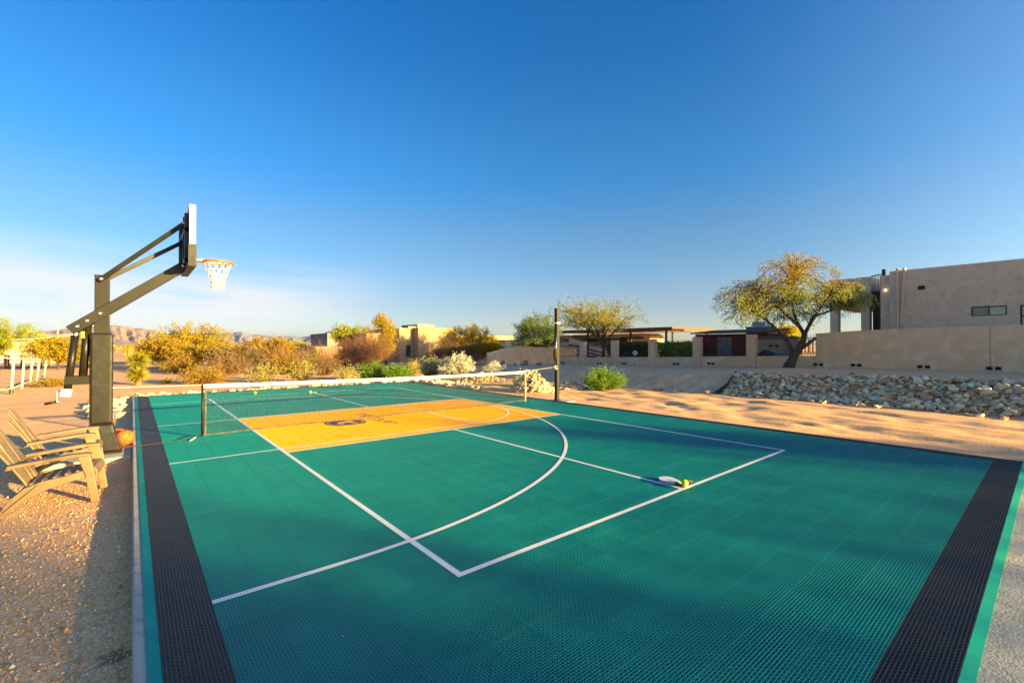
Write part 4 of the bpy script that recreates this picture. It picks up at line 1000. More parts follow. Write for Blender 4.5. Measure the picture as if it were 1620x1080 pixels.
T_('palo_verde_tree', 'green palo verde beside the slender tall tree', 565, 511, 560, 38, 50, 41, L_palo, ntip=297, nl=64, leaf=(0.180, 0.071), twig=0.75, group='golden desert trees', full=True)
loc = at(610, 39); z = lambda v: Z(v, 39)-loc[2]
tree('eucalyptus_tree', 'slender tall golden tree in front of the sunlit house', 'tree', loc, [(-0.2, 0.1, z(505), 0.75, 0.75, 0.85), (0.2, 0, z(525), 0.85, 0.8, 0.9), (0.1, 0, z(545), 0.75, 0.8, 0.8)], 42, L_gold, bark, 0.12, (0, 0, z(560)), ntip=256, nl=41, leaf=(0.151, 0.051), twig=0.69, droop=0.7, limbs=5)
T_('mesquite_tree', 'golden mesquite at the right end of the sunlit house', 738, 510, 566, 52, 43, 43, L_gold, ntip=378, nl=57, leaf=(0.144, 0.067), twig=0.75, multi=2, group='golden desert trees', full=True)
T_('yellow_tree', 'lemon yellow tree showing behind the leaning mesquite', 1240, 508, 560, 34, 44, 44, L_yellow, ntip=216, nl=64, leaf=(0.180, 0.092), twig=0.62)
T_('dry_tree', 'low gold bush tree left of the beige boundary wall', 778, 535, 566, 22, 40, 45, L_gold, ntip=175, nl=49, leaf=(0.137, 0.061), twig=0.62, group='golden desert trees', full=True)
def S_(name, label, u, vt, hw, D, seed, lm, **k):
    loc = at(u, D); h = Z(vt, D)-loc[2]; rx = px2m(hw, D); return shrub(name, label, k.pop('cat', 'shrub'), loc, rx, rx*0.85, h, seed, lm, **k)
S_('reddish_shrub', 'large reddish bare shrub left of the sunlit house', 585, 533, 34, 37, 51, L_brown, bm=twigred, stems=150, nl=16, leaf=(0.09, 0.04), fine=2, sr=0.02)
S_('reddish_shrub', 'dark brown leafless shrub in front of the pink building', 545, 548, 26, 35, 52, L_brown, bm=twigred, stems=120, nl=8, fine=2, sr=0.018)
S_('brown_shrub', 'brown twiggy shrub below the house wall, behind the white tufted bushes', 705, 546, 32, 38, 53, L_brown, bm=twigm, stems=140, nl=14, fine=2, sr=0.018)
S_('brown_shrub', 'brown twiggy shrub just left of the beige boundary wall', 742, 550, 22, 38.5, 54, L_brown, bm=twigm, stems=110, nl=10, fine=2, sr=0.018)
S_('dark_shrub', 'dusky grey green shrub in the shade below the far roofs', 500, 552, 28, 32, 55, L_sage, bm=twigm, stems=120, nl=20, fine=1, sr=0.016)
S_('dark_shrub', 'brown thicket shrub between the orange mesquites', 445, 556, 30, 30, 56, L_brown, bm=twigred, stems=130, nl=18, fine=1, sr=0.016)
S_('creosote_bush', 'open yellow green bush just above the net tape, left of centre', 420, 574, 33, 22, 57, L_sage, stems=46, nl=40, leaf=(0.07, 0.03), fine=0)
S_('creosote_bush', 'yellow green bush above the net, right of the open one', 476, 572, 22, 22.5, 58, L_sage, stems=46, nl=44, leaf=(0.07, 0.03))
S_('creosote_bush', 'pale yellow green bush directly left of the bright green bushes', 548, 582, 20, 21.5, 59, L_sage, stems=40, nl=40, leaf=(0.07, 0.03))
S_('golden_bush', 'low golden bush behind the left end of the net', 320, 583, 38, 21, 60, L_orange, stems=110, nl=44, leaf=(0.07, 0.03))
S_('golden_bush', 'low golden brush at the foot of the corral posts', 84, 600, 26, 19.5, 61, L_orange, stems=80, nl=40, leaf=(0.06, 0.025))
S_('golden_bush', 'tiny golden tuft on the bare dirt beside the yucca', 265, 601, 6, 21, 62, L_orange, stems=26, nl=30, leaf=(0.05, 0.02))
S_('orange_shrub', 'orange brush filling the gap between yucca and thicket', 285, 562, 30, 29, 72, L_orange, stems=110, nl=46, leaf=(0.09, 0.035))
S_('orange_shrub', 'rust brush low in the middle of the thicket', 360, 566, 34, 27, 73, L_brown, bm=twigred, stems=120, nl=40, leaf=(0.09, 0.035), fine=1)
S_('orange_shrub', 'dull gold brush at the right end of the thicket', 455, 560, 28, 28, 74, L_orange, stems=110, nl=40, leaf=(0.09, 0.035))
S_('dark_shrub', 'grey brown brush in front of the pink building', 515, 566, 24, 27, 75, L_brown, bm=twigm, stems=100, nl=26, leaf=(0.08, 0.03), fine=1)
S_('green_bush', 'bright green bush behind the net, below the slender tree', 590, 577, 28, 23, 63, L_green, stems=110, nl=54, leaf=(0.08, 0.03))
S_('green_bush', 'bright green bush right of the other, in front of the house', 628, 580, 24, 22.5, 64, L_green, stems=100, nl=54, leaf=(0.08, 0.03))
S_('green_bush', 'dull green bush behind the bright green pair', 652, 573, 18, 27, 65, L_sage, stems=70, nl=44, leaf=(0.08, 0.03))
S_('desert_broom', 'green bush with a few white tufts left of the whitest bush', 683, 571, 20, 25, 66, L_green, stems=80, nl=50, leaf=(0.07, 0.03), tuft=4)
S_('desert_broom', 'bush covered in white tufts above the net', 724, 568, 26, 24, 67, L_dark, stems=90, nl=30, leaf=(0.07, 0.03), tuft=26)
S_('desert_broom', 'low white tufted bush left of the beige boundary wall', 783, 579, 18, 26, 68, L_dark, stems=60, nl=26, leaf=(0.06, 0.03), tuft=18)
S_('desert_broom', 'small white tufted bush behind the tall rock heap', 826, 594, 16, 19, 69, L_green, stems=50, nl=60, leaf=(0.06, 0.03), tuft=4)
S_('green_bush', 'bright green bush growing on the bare dirt bank', 955, 589, 33, 17.6, 70, L_green, stems=150, nl=56, leaf=(0.075, 0.026), up=1.05)
S_('dry_grass_tuft', 'dry brown tuft on the bare bank right of the green bush', 1040, 612, 12, 17.2, 71, L_brown, stems=40, nl=0, sr=0.006)
# yucca with two round heads
r = np.random.default_rng(80); loc = at(218, 20.5); yu = empty('yucca', loc, 'spiky two headed yucca standing on the golden dirt', 'yucca')
for nm_, zc_, rad in (('crown', Z(572, 20.5)-loc[2], px2m(19, 20.5)), ('skirt', Z(592, 20.5)-loc[2], px2m(17, 20.5))):
    n = 520; d = r.normal(0, 1, (n, 3)); d[:, 2] = d[:, 2]*0.8+0.25*(nm_ == 'crown')-0.2*(nm_ == 'skirt'); d /= np.linalg.norm(d, axis=1)[:, None]
    L = rad*r.uniform(0.8, 1.12, (n, 1)); S_0 = np.cross(d, r.normal(0, 1, (n, 3))); S_0 /= np.linalg.norm(S_0, axis=1)[:, None]; o_ = np.array([0, 0, zc_])
    V = np.stack([o_+d*rad*0.1-S_0*0.009, o_+d*L*0.5-S_0*0.014, o_+d*L, o_+d*L*0.5+S_0*0.014], 1).reshape(-1, 3); V[:, 2] = np.maximum(V[:, 2], 0.02)
    obj(nm_, npmesh(nm_, V, np.arange(n*4).reshape(-1, 4)), L_yucca, yu)
T = TR(); T.tube(np.array([[0, 0, -.1], [0.02, 0, 0.4], [0, 0.02, Z(572, 20.5)-loc[2]]]), 0.11, 0.08, 7); T.build('trunk', barkpale, yu)
# far desert scrub out to the foot of the mountains, one mass
r = np.random.default_rng(91); LC = []; 
for k in range(900):
    D = 60*(1+r.random()**1.4*14); u = r.uniform(-500, 900); x, y = P(u, D); s = r.uniform(0.8, 2.4)
    if u > 480 and D < 110: continue
    n = 34; C = r.normal(0, 1, (n, 3))*np.array([s*0.6, s*0.6, s*0.35])+np.array([x, y, float(gz(x, y, False))+s*0.5]); LC.append(C)
C = np.concatenate(LC); V, F = leaves(C, r.normal(0, 1, C.shape), 0.9, 0.6, r, 0.0)
obj('desert_scrub', npmesh('desert_scrub', V, F), L_gold, label='far golden scrub covering the desert floor below the mountains', cat='scrub', kind='stuff')

# ------------------------------------------------------------------ buildings and walls
def wallface(mb, to3, a0, a1, z0, z1, openings, depth):
    """a wall face with real openings; to3(a, z, d) -> point, d = distance behind the face"""
    As = sorted({a0, a1}|{o[0] for o in openings}|{o[1] for o in openings}); Zs = sorted({z0, z1}|{o[2] for o in openings}|{o[3] for o in openings})
    for i in range(len(As)-1):
        for j in range(len(Zs)-1):
            ca_, cz_ = (As[i]+As[i+1])/2, (Zs[j]+Zs[j+1])/2
            if any(o[0] < ca_ < o[1] and o[2] < cz_ < o[3] for o in openings): continue
            mb.add([to3(As[i], Zs[j], 0), to3(As[i+1], Zs[j], 0), to3(As[i+1], Zs[j+1], 0), to3(As[i], Zs[j+1], 0)], [(0, 1, 2, 3)])
    for o in openings:
        c = [(o[0], o[2]), (o[1], o[2]), (o[1], o[3]), (o[0], o[3])]
        for k in range(4):
            p, q = c[k], c[(k+1) % 4]; mb.add([to3(*p, 0), to3(*q, 0), to3(*q, depth), to3(*p, depth)], [(0, 1, 2, 3)])
def window(root, to3, o, depth, mull=(), panes=None, fw=0.05, zsplit=None):
    a0, a1, z0, z1 = o; w = empty('window', (0, 0, 0)); w.parent = root
    f = MB()
    def fb(p0, p1, q0, q1):
        f.add([to3(x, zz, d) for d in (depth-0.06, depth-0.005) for x, zz in ((p0, q0), (p1, q0), (p1, q1), (p0, q1))], [(0,1,2,3),(4,7,6,5),(0,4,5,1),(1,5,6,2),(2,6,7,3),(3,7,4,0)])
    fb(a0, a1, z0, z0+fw); fb(a0, a1, z1-fw, z1); fb(a0, a0+fw, z0+fw, z1-fw); fb(a1-fw, a1, z0+fw, z1-fw)
    for m in mull: fb(m-fw/2, m+fw/2, z0+fw, z1-fw)
    if zsplit: fb(a0+fw, a1-fw, zsplit-fw/2, zsplit+fw/2)
    f.build('frame', frame_dk, w)
    es = [a0]+list(mull)+[a1]
    for k in range(len(es)-1):
        p = MB(); p.add([to3(es[k], z0, depth-0.02), to3(es[k+1], z0, depth-0.02), to3(es[k+1], z1, depth-0.02), to3(es[k], z1, depth-0.02)], [(0,1,2,3)])
        p.build('pane', (panes or [glass])[k % len(panes or [glass])], w)
    return w
# ---- taupe house on the right
HX = 29.0; HT = 5.55
hs_ = empty('stucco_house', (0, 0, 0), 'large flat roofed taupe stucco house behind the tan wall', 'house')
to = lambda y, z, d: (HX+d, y, z)
wins = [(-1.26, -0.10, 3.03, 3.48), (-2.9, -1.66, 2.30, 3.47), (-7.5, -5.6, 2.3, 3.5), (-13.5, -11.5, 1.6, 3.5)]
m = MB(); wallface(m, to, -30.0, 2.72, 0.2, HT, wins, 0.14)
cp = [(HX+0.28-0.28*math.cos(a), 2.72+0.28*math.sin(a)) for a in [k*math.pi/12 for k in range(7)]]
for k in range(6): m.add([(*cp[k], 0.2), (*cp[k+1], 0.2), (*cp[k+1], HT), (*cp[k], HT)], [(0,1,2,3)])
m.add([(HX+0.28, 3.0, 0.2), (42, 3.0, 0.2), (42, 3.0, HT), (HX+0.28, 3.0, HT)], [(0,1,2,3)])
m.add([(42, 3.0, 0.2), (42, -30, 0.2), (42, -30, HT), (42, 3.0, HT)], [(0,1,2,3)]); m.add([(42, -30, 0.2), (HX, -30, 0.2), (HX, -30, HT), (42, -30, HT)], [(0,1,2,3)])
m.add([(HX, -30, HT), (42, -30, HT), (42, 3.0, HT)]+[(*c_, HT) for c_ in cp[::-1]], [tuple(range(3+len(cp)))])
m.build('wall', stucco, hs_)
MB().box(36.0, 41.5, -28.0, -9.0, HT+0.003, 8.0).build('shade_block', stucco, hs_, bevel=0.02)  # unseen block added on the roof to shade the lower thicket
window(hs_, to, wins[0], 0.14, (-0.68,), [blindglass, glass], 0.045); window(hs_, to, wins[1], 0.14, (), [blindglass], 0.06, 2.95)
window(hs_, to, wins[2], 0.14, (-6.5,), [glass]); window(hs_, to, wins[3], 0.14, (-12.5,), [glass])
MB().box(HX-0.03, HX+0.01, 1.38, 1.98, 4.28, 4.86).build('vent_plate', stucco, hs_, bevel=0.01)
v_ = MB().box(HX-0.12, HX-0.032, 1.55, 1.80, 4.48, 4.66).build('vent_hood', darkhole, hs_, bevel=0.006)
for y0_, y1_ in ((2.62, 2.60), (2.34, 2.47)):
    MB().tube([(HX+0.3, y0_, HT+0.03), (HX+0.05, y0_, HT+0.10), (HX-0.05, y0_, HT+0.08), (HX-0.065, y0_, HT-0.1), (HX-0.065, y0_+(y1_-y0_)*0.55, 4.0), (HX-0.065, y1_, 3.0), (HX-0.065, y1_, 0.5)], 0.058, 8).build('conduit', stucco, hs_, smooth=True)
# step back, lamp, balcony on columns, iron stair
MB().box(HX+0.45, 33, 3.002, 3.42, 0.2, 5.42).build('return_wall', stucco, hs_, bevel=0.02)
lampm = bpy.data.materials.new('lit_lamp'); lampm.use_nodes = True; lampm.node_tree.nodes['Principled BSDF'].inputs['Emission Color'].default_value = (1, 0.8, 0.5, 1); lampm.node_tree.nodes['Principled BSDF'].inputs['Emission Strength'].default_value = 1.2
me = bpy.data.meshes.new('wall_lamp'); bm = bmesh.new(); bmesh.ops.create_uvsphere(bm, u_segments=12, v_segments=8, radius=0.05); bm.to_mesh(me); bm.free()
obj('wall_lamp', me, lampm, hs_, label='small lit wall lamp', loc=(HX+0.40, 3.20, 4.62))
BX = 31.0
def by(u): return PX(u, BX)
yl, dl = by(1313); yr, dr = by(1379)
MB().box(BX, 37, yr, yl, Z(486, 27), 5.62).build('balcony_wall', stucco, hs_, bevel=0.02)
for ua, ub in ((1313, 1326), (1362, 1376)):
    MB().box(BX+0.03, BX+0.55, by(ub)[0], by(ua)[0], 0.2, Z(486, 27)+0.01).build('column', stucco, hs_, bevel=0.02)
MB().box(36.4, 37, yr, yr+0.6, 0.2, Z(486, 27)+0.01).build('column', stucco, hs_)
st_ = empty('stair', (0, 0, 0)); st_.parent = hs_
ys0, ys1 = 3.45, yr-0.03
MB().tube([(BX-0.1, ys0+0.10, 0.2), (BX-0.1, ys0+0.10, 5.95)], 0.085, 8).build('stair_post', darkwood, st_)
MB().box(BX-0.2, BX+0.9, ys0+0.2, ys1, 4.62, 4.74).build('landing', darkwood, st_)
MB().box(BX-0.2, BX+0.9, ys0+0.2, ys1, 3.72, 3.95).build('landing', darkwood, st_)
MB().bar((BX-0.15, ys0+0.1, 5.68), (BX-0.15, ys1, 5.62), 0.05, 0.05).build('handrail', iron, st_)
for k in range(7):
    y = ys0+0.18+k*(ys1-ys0-0.2)/7; MB().box(BX-0.16, BX-0.14, y, y+0.02, 4.74, 5.62).build('baluster', iron, st_)
for k in range(6):
    y = ys0+0.18+k*(ys1-ys0-0.2)/6; MB().box(BX-0.16, BX-0.14, y, y+0.02, 3.95, 4.60).build('baluster', iron, st_)
for k in range(5):
    z = 1.7+k*0.36; MB().box(BX-0.1, BX+0.8, ys0+0.15, ys1-0.1-0.08*k, z, z+0.05).build('tread', darkwood, st_)
MB().box(BX+0.2, BX+0.32, ys1-0.28, ys1, 0.3, 4.6).build('stair_panel', darkwood, st_)
tb = lambda y, z, d: (36.2+d, y, z)
window(hs_, tb, (3.44, ys1+0.4, 1.6, 4.3), 0.1, (3.8, 4.1, 4.4), [blindglass, glass, blindglass, blindglass], 0.05, 2.8)
MB().box(36.35, 36.5, 3.43, 5.2, 0.2, 4.6).build('rear_wall', greystucco, hs_)
# ---- tan boundary wall
WX = 25.0
def wz(y): return gzf(WX-0.15, y)
y_end = PX(1290, WX)[0]
def wtop(y): return np.interp(y, [-20, -2, 1.0, 3.2, y_end], [2.60, 2.46, 2.42, 2.36, 2.24])
m = MB(); ys = [-20, -12, -6, -0.92]; segs = [np.linspace(-20, -0.985, 14), np.linspace(-0.97, y_end, 12)]
bw = empty('boundary_wall', (WX, y_end, 0), 'tall smooth tan stucco wall above the riprap', 'wall')
for sg in segs:
    m = MB(); n = len(sg); V = []
    for y in sg: V += [(0, y-y_end, wz(y)-0.3), (0, y-y_end, wtop(y)), (0.2, y-y_end, wtop(y)), (0.2, y-y_end, wz(y)-0.3)]
    F = [(4*k+j, 4*k+(j+1) % 4, 4*k+4+(j+1) % 4, 4*k+4+j) for k in range(n-1) for j in range(4)]+[(3,2,1,0), (4*n-4, 4*n-3, 4*n-2, 4*n-1)]
    m.add(V, F).build('wall_panel', wallstucco, bw, bevel=0.02)
def drain(parent, x, y, z, px0, py0, pz0=0.0):
    for d in (0, 0.25):
        q = MB(); yy = y+d
        for a, b_, c_, e_ in ((0, .19, 0, .02), (0, .19, .13, .15), (0, .02, .02, .13), (.17, .19, .02, .13)): q.box(x-0.018-px0, x+0.002-px0, yy+a-py0, yy+b_-py0, z+c_-pz0, z+e_-pz0)
        o = q.build('drain_block', block, parent)
        MB().box(x-0.006-px0, x-0.003-px0, yy+.02-py0, yy+.17-py0, z+.02-pz0, z+.13-pz0).build('hole', darkhole, o)
for u in (1573, 1462, 1355, 1295):
    y = PX(u, WX)[0]; drain(bw, WX, y-0.2, wz(y)+0.06, WX, y_end)
# ---- low wall with pillars and iron panels
fw_ = empty('fence_wall', (WX, y_end, 0), 'long low pale stucco fence wall with square pillars', 'wall')
yp = [PX(u, WX)[0] for u in (1188, 1102, 1031, 971, 921)]; y_far = PX(884, WX)[0]
edges = [y_end+0.004]+yp+[y_far]
for k in range(len(edges)-1):
    a0, a1 = edges[k]+(0.26 if k else 0), edges[k+1]-(0.26 if k < len(edges)-2 else 0)
    zb = wz((a0+a1)/2); 
    m = MB(); m.add([(0.02, a0-y_end, zb-0.4), (0.22, a0-y_end, zb-0.4), (0.22, a1-y_end, zb-0.4), (0.02, a1-y_end, zb-0.4), (0.02, a0-y_end, wz(a0)+0.58), (0.22, a0-y_end, wz(a0)+0.58), (0.22, a1-y_end, wz(a1)+0.58), (0.02, a1-y_end, wz(a1)+0.58)],
      [(0,3,2,1),(4,5,6,7),(0,1,5,4),(1,2,6,5),(2,3,7,6),(3,0,4,7)]); m.build('low_wall', fencestucco, fw_, bevel=0.015)
    q = empty('iron_panel', (WX+0.12, a0, 0), 'dark iron picket panel in the fence bay '+['nearest the leaning mesquite', 'in front of the rust brown shed', 'in front of the right hedge', 'in front of the toy hoop', 'in front of the mesquite behind the fence', 'at the far left end of the fence'][k], 'fence panel', 'iron fence panels')
    za, zb2 = wz(a0)+0.58, wz(a1)+0.58
    for dz in (0.10, 0.92):
        MB().bar((0, 0, za+dz), (0, a1-a0, zb2+dz), 0.03, 0.035).build('rail', iron, q)
    npk = int((a1-a0)/0.125)
    for j in range(1, npk):
        y = (a1-a0)*j/npk; z0_ = za+(zb2-za)*j/npk; MB().box(-0.008, 0.008, y-0.008, y+0.008, z0_+0.02, z0_+1.08).build('picket', iron, q)
    if k < 6: drain(fw_, WX+0.02, (a0+a1)/2+(0.5 if k % 2 else -0.4), wz((a0+a1)/2)+0.06, WX, y_end)
for y in yp:
    MB().box(-0.04, 0.30, y-0.255-y_end, y+0.255-y_end, wz(y)-0.3, wz(y)+1.80).build('pillar', fencestucco, fw_, bevel=0.02)
# ---- curved beige wall farther left
cw = empty('beige_wall', (*P(840, 39), 0), 'curved beige stucco wall with grey blocks stacked before it', 'wall'); o0 = P(840, 39)
us = np.linspace(770, 912, 16); V = []; tops = np.interp(us, [770, 799, 830, 912], [558, 550.5, 548.5, 551]); n = len(us)
for u, tp in zip(us, tops):
    D = np.interp(u, [770, 912], [37.5, 41]); x, y = P(u, D); x2, y2 = P(u, D+0.25); z0_ = -0.5; z1_ = Z(tp, D)
    V += [(x-o0[0], y-o0[1], z0_), (x-o0[0], y-o0[1], z1_), (x2-o0[0], y2-o0[1], z1_), (x2-o0[0], y2-o0[1], z0_)]
MB().add(V, [(4*k+j, 4*k+(j+1) % 4, 4*k+4+(j+1) % 4, 4*k+4+j) for k in range(n-1) for j in range(4)]+[(3,2,1,0), (4*n-4, 4*n-3, 4*n-2, 4*n-1)]).build('wall_panel', fencestucco, cw)
for k, (u, w_, h_, lab) in enumerate(((796, 11, 10, 'leftmost grey block stack against the curved beige wall'), (817, 8, 8, 'low grey block left of the biggest stack'), (831, 15, 11, 'widest grey block stack against the curved beige wall'), (857, 16, 7, 'low grey blocks at the right of the curved beige wall'))):
    D = 35.5; x, y = P(u, D); z0_ = gzf(x, y); ww = px2m(w_, D); hh = px2m(h_, D)
    q = empty('block_stack', (x, y, z0_), lab, 'blocks', 'grey blocks by the wall', rz=-YAW); nc_ = max(1, int(ww/0.2)); nr_ = max(1, int(hh/0.2))
    for a in range(nc_):
        for c_ in range(nr_):
            if c_ == nr_-1 and (a+k) % 3 == 2: continue
            MB().box(-ww/2+a*0.205, -ww/2+a*0.205+0.195, -0.2, 0.19, c_*0.2, c_*0.2+0.195).build('block', block, q, bevel=0.008)
# ---- little white house behind the curved wall
def simple_house(name, label, X0, X1, Y0, Y1, z0, z1, m, wins=(), cap=0.0, cat='house', capm=None):
    q = empty(name, (0, 0, 0), label, cat); mb = MB()
    wallface(mb, lambda x, z, d: (x, Y0+d, z), X0, X1, z0, z1, list(wins), 0.12)
    mb.add([(X0, Y0, z0), (X0, Y1, z0), (X0, Y1, z1), (X0, Y0, z1)], [(0,1,2,3)]); mb.add([(X1, Y0, z0), (X1, Y1, z0), (X1, Y1, z1), (X1, Y0, z1)], [(0,3,2,1)])
    mb.add([(X0, Y1, z0), (X1, Y1, z0), (X1, Y1, z1), (X0, Y1, z1)], [(0,3,2,1)]); mb.add([(X0, Y0, z1), (X1, Y0, z1), (X1, Y1, z1), (X0, Y1, z1)], [(0,1,2,3)])
    mb.build('wall', m, q)
    for w_ in wins: window(q, lambda x, z, d: (x, Y0+d, z), w_, 0.12, (), [glass], 0.05, (w_[2]+w_[3])/2)
    if cap: MB().box(X0-cap, X1+cap, Y0-cap, Y1+cap, z1+0.002, z1+0.14).build('roof', capm or rustroof, q)
    return q
Yw = 36.5; xl, D1 = PY(799, Yw); xm, D2 = PY(822, Yw); xr, D3 = PY(862, Yw)
wh = empty('cream_shed', (0, 0, 0), 'small cream shed with a sloping roof peeking over the curved wall', 'shed')
m = MB(); m.prism([(xl, Yw, -0.3), (xr, Yw, -0.3), (xr, Yw, Z(549, D3)), (xm, Yw, Z(539, D2)), (xl, Yw, Z(539, D1))], (0, 4, 0)); m.build('wall', creamboard, wh)
MB().prism([(xl-.1, Yw-.12, Z(539, D1)+.01), (xm, Yw-.12, Z(539, D2)+.01), (xr+.12, Yw-.12, Z(549, D3)+.01), (xr+.12, Yw-.12, Z(549, D3)+.09), (xm, Yw-.12, Z(539, D2)+.1), (xl-.1, Yw-.12, Z(539, D1)+.1)], (0, 4.2, 0)).build('roof', rustroof, wh)
MB().box(xm+0.35, xm+0.62, Yw-0.02, Yw-0.003, Z(547, D2), Z(544, D2)).build('vent', darkhole, wh)
# ---- the sunlit beige house
Yh = 40.0; q = lambda u: PY(u, Yh)
xa_, Da = q(619); xb_, Db = q(632); xc_, Dc = q(645); xd_, Dd = q(655); xe_, De = q(712); top = Z(519, Dc); zb = -0.6
bh = empty('beige_house', (0, 0, 0), 'sunlit beige flat roofed house behind the thicket', 'house')
m = MB(); wn_ = [(q(642)[0], q(650)[0], Z(564, Dc), Z(545.5, Dc))]
m.box(q(588)[0], xb_, Yh+1.2, Yh+9, zb, Z(527, Da)); m.build('side_wing', farstucco, bh)
m = MB(); wallface(m, lambda x, z, d: (x, Yh+d, z), xb_, xd_, zb, top, wn_, 0.15)
m.add([(xb_, Yh, zb), (xb_, Yh+9, zb), (xb_, Yh+9, top), (xb_, Yh, top)], [(0,1,2,3)]); m.add([(xd_, Yh, zb), (xd_, Yh+9, zb), (xd_, Yh+9, top), (xd_, Yh, top)], [(0,3,2,1)]); m.add([(xb_, Yh, top), (xd_, Yh, top), (xd_, Yh+9, top), (xb_, Yh+9, top)], [(0,1,2,3)])
m.build('wall', farstucco, bh)
window(bh, lambda x, z, d: (x, Yh+d, z), wn_[0], 0.15, (), [glass], 0.06, Z(554, Dc))
wm = [(q(674)[0], q(689)[0], Z(556, Dc), Z(545, Dc))]
m = MB(); wallface(m, lambda x, z, d: (x, Yh-0.9+d, z), xd_+0.003, xe_, zb, top+0.05, [], 0.15)
m.add([(xd_+.003, Yh-.9, zb), (xd_+.003, Yh+9, zb), (xd_+.003, Yh+9, top+.05), (xd_+.003, Yh-.9, top+.05)], [(0,1,2,3)]); m.add([(xe_, Yh-.9, zb), (xe_, Yh+9, zb), (xe_, Yh+9, top+.05), (xe_, Yh-.9, top+.05)], [(0,3,2,1)]); m.add([(xd_+.003, Yh-.9, top+.05), (xe_, Yh-.9, top+.05), (xe_, Yh+9, top+.05), (xd_+.003, Yh+9, top+.05)], [(0,1,2,3)])
m.build('wall', farstucco, bh)
m = MB(); m.box(q(660)[0], q(673)[0], Yh+2, Yh+3, top+.052, top+0.30); m.build('roof_unit', greystucco, bh)
MB().box(q(676)[0]+1.0, q(712)[0]+0.4, Yh+4, Yh+8, top+.052, top+0.65).build('upper_wall', farstucco, bh)
MB().box(xe_+0.004, q(836)[0]+1, Yh+4, Yh+9, zb, Z(529, Dc+6)).build('long_wing', farstucco, bh)
MB().tube([(q(762)[0], Yh+2, zb), (q(762)[0], Yh+2, 1.9)], 0.06, 6).build('porch_post', darkwood, bh)
# pink house, grey tower, far house bits
Yp = 44.0; xp0, Dp = PY(500, Yp); xp1, _ = PY(560, Yp)
pk = simple_house('pink_house', 'low pink stucco building behind the bare shrubs', xp0, xp1, Yp, Yp+7, -1.2, Z(548, Dp), pinkstucco)
MB().box(PY(528, Yp)[0], PY(535, Yp)[0], Yp-0.03, Yp-0.004, Z(584, Dp), Z(581, Dp)).build('vent', darkhole, pk)
Yt = 64.0; simple_house('stucco_tower_house', 'grey flat roofed house with a sunlit edge far behind the net', PY(518, Yt)[0], PY(560, Yt)[0], Yt, Yt+8, -2, Z(527, PY(520, Yt)[1]), greystucco, [(PY(520, Yt)[0], PY(522, Yt)[0], Z(534, 70), Z(531, 70))])
Yt = 75.0; simple_house('distant_house', 'tiny sunlit house among the far trees', PY(436, Yt)[0], PY(457, Yt)[0], Yt, Yt+6, -2, Z(541, PY(440, Yt)[1]), farstucco)
# ---- carport and motorhome
q = empty('carport', (0, 0, 0), 'flat roofed carport with rusty fascia over the motorhome', 'carport')
cX0 = PX(1063, 33.0); XA = 33.0; yA_, DA = PX(1063, XA); yB_, DB = PX(872, XA)
zr = Z(521, DA)
MB().box(XA, XA+7.5, yA_, yB_, zr, zr+0.10).build('roof', creamboard, q)
MB().box(XA-0.05, XA-0.002, yA_-0.05, yB_+0.05, zr-0.10, zr+0.22).build('fascia', rustroof, q); MB().box(XA-0.002, XA+7.5, yA_-0.05, yA_-0.002, zr-0.10, zr+0.22).build('fascia', rustroof, q)
for u in (1054, 998, 930):
    y = PX(u, XA+0.15)[0]; MB().box(XA+0.08, XA+0.22, y-0.07, y+0.07, -0.3, zr-0.002).build('post', darkwood, q)
    MB().box(XA+7.1, XA+7.25, y-0.07, y+0.07, -0.3, zr-0.002).build('post', darkwood, q)
mh = empty('motorhome', (0, 0, 0), 'cream motorhome with a rolled awning parked under the carport', 'motorhome')
XR = 35.0; ya_, Dra = PX(1028, XR); yb_, Drb = PX(905, XR); zt = Z(527, Dra); 
pr_ = [(ya_, 0.55), (ya_, zt-0.55), (ya_+0.12, zt-0.25), (ya_+0.5, zt), (yb_, zt), (yb_, 0.55)]
MB().prism([(XR, y, z) for y, z in pr_], (2.4, 0, 0)).build('body', rvbody, mh, bevel=0.05)
MB().tube([(XR-0.09, PX(1018, XR)[0], zt-0.42), (XR-0.09, PX(982, XR)[0], zt-0.42)], 0.085, 8).build('awning_roll', rvdark, mh)
MB().box(XR-0.012, XR-0.002, ya_+2.5, yb_-0.6, zt-0.75, zt-0.42).build('window_band', rvdark, mh)
for y0_, y1_, z0_, z1_ in ((ya_+0.4, yb_-0.1, 1.55, 1.62), (ya_+0.4, yb_-0.1, 1.30, 1.34)): MB().box(XR-0.010, XR-0.002, y0_, y1_, z0_, z1_).build('stripe', rvdark, mh)
for y in (ya_+1.4, yb_-2.4, yb_-3.4):
    w_ = MB().tube([(XR-0.02, y, 0.42), (XR+0.26, y, 0.42)], 0.42, 18).build('wheel', rvdark, mh); MB().tube([(XR-0.03, y, 0.42), (XR-0.015, y, 0.42)], 0.2, 14).build('rim', chrome, w_)
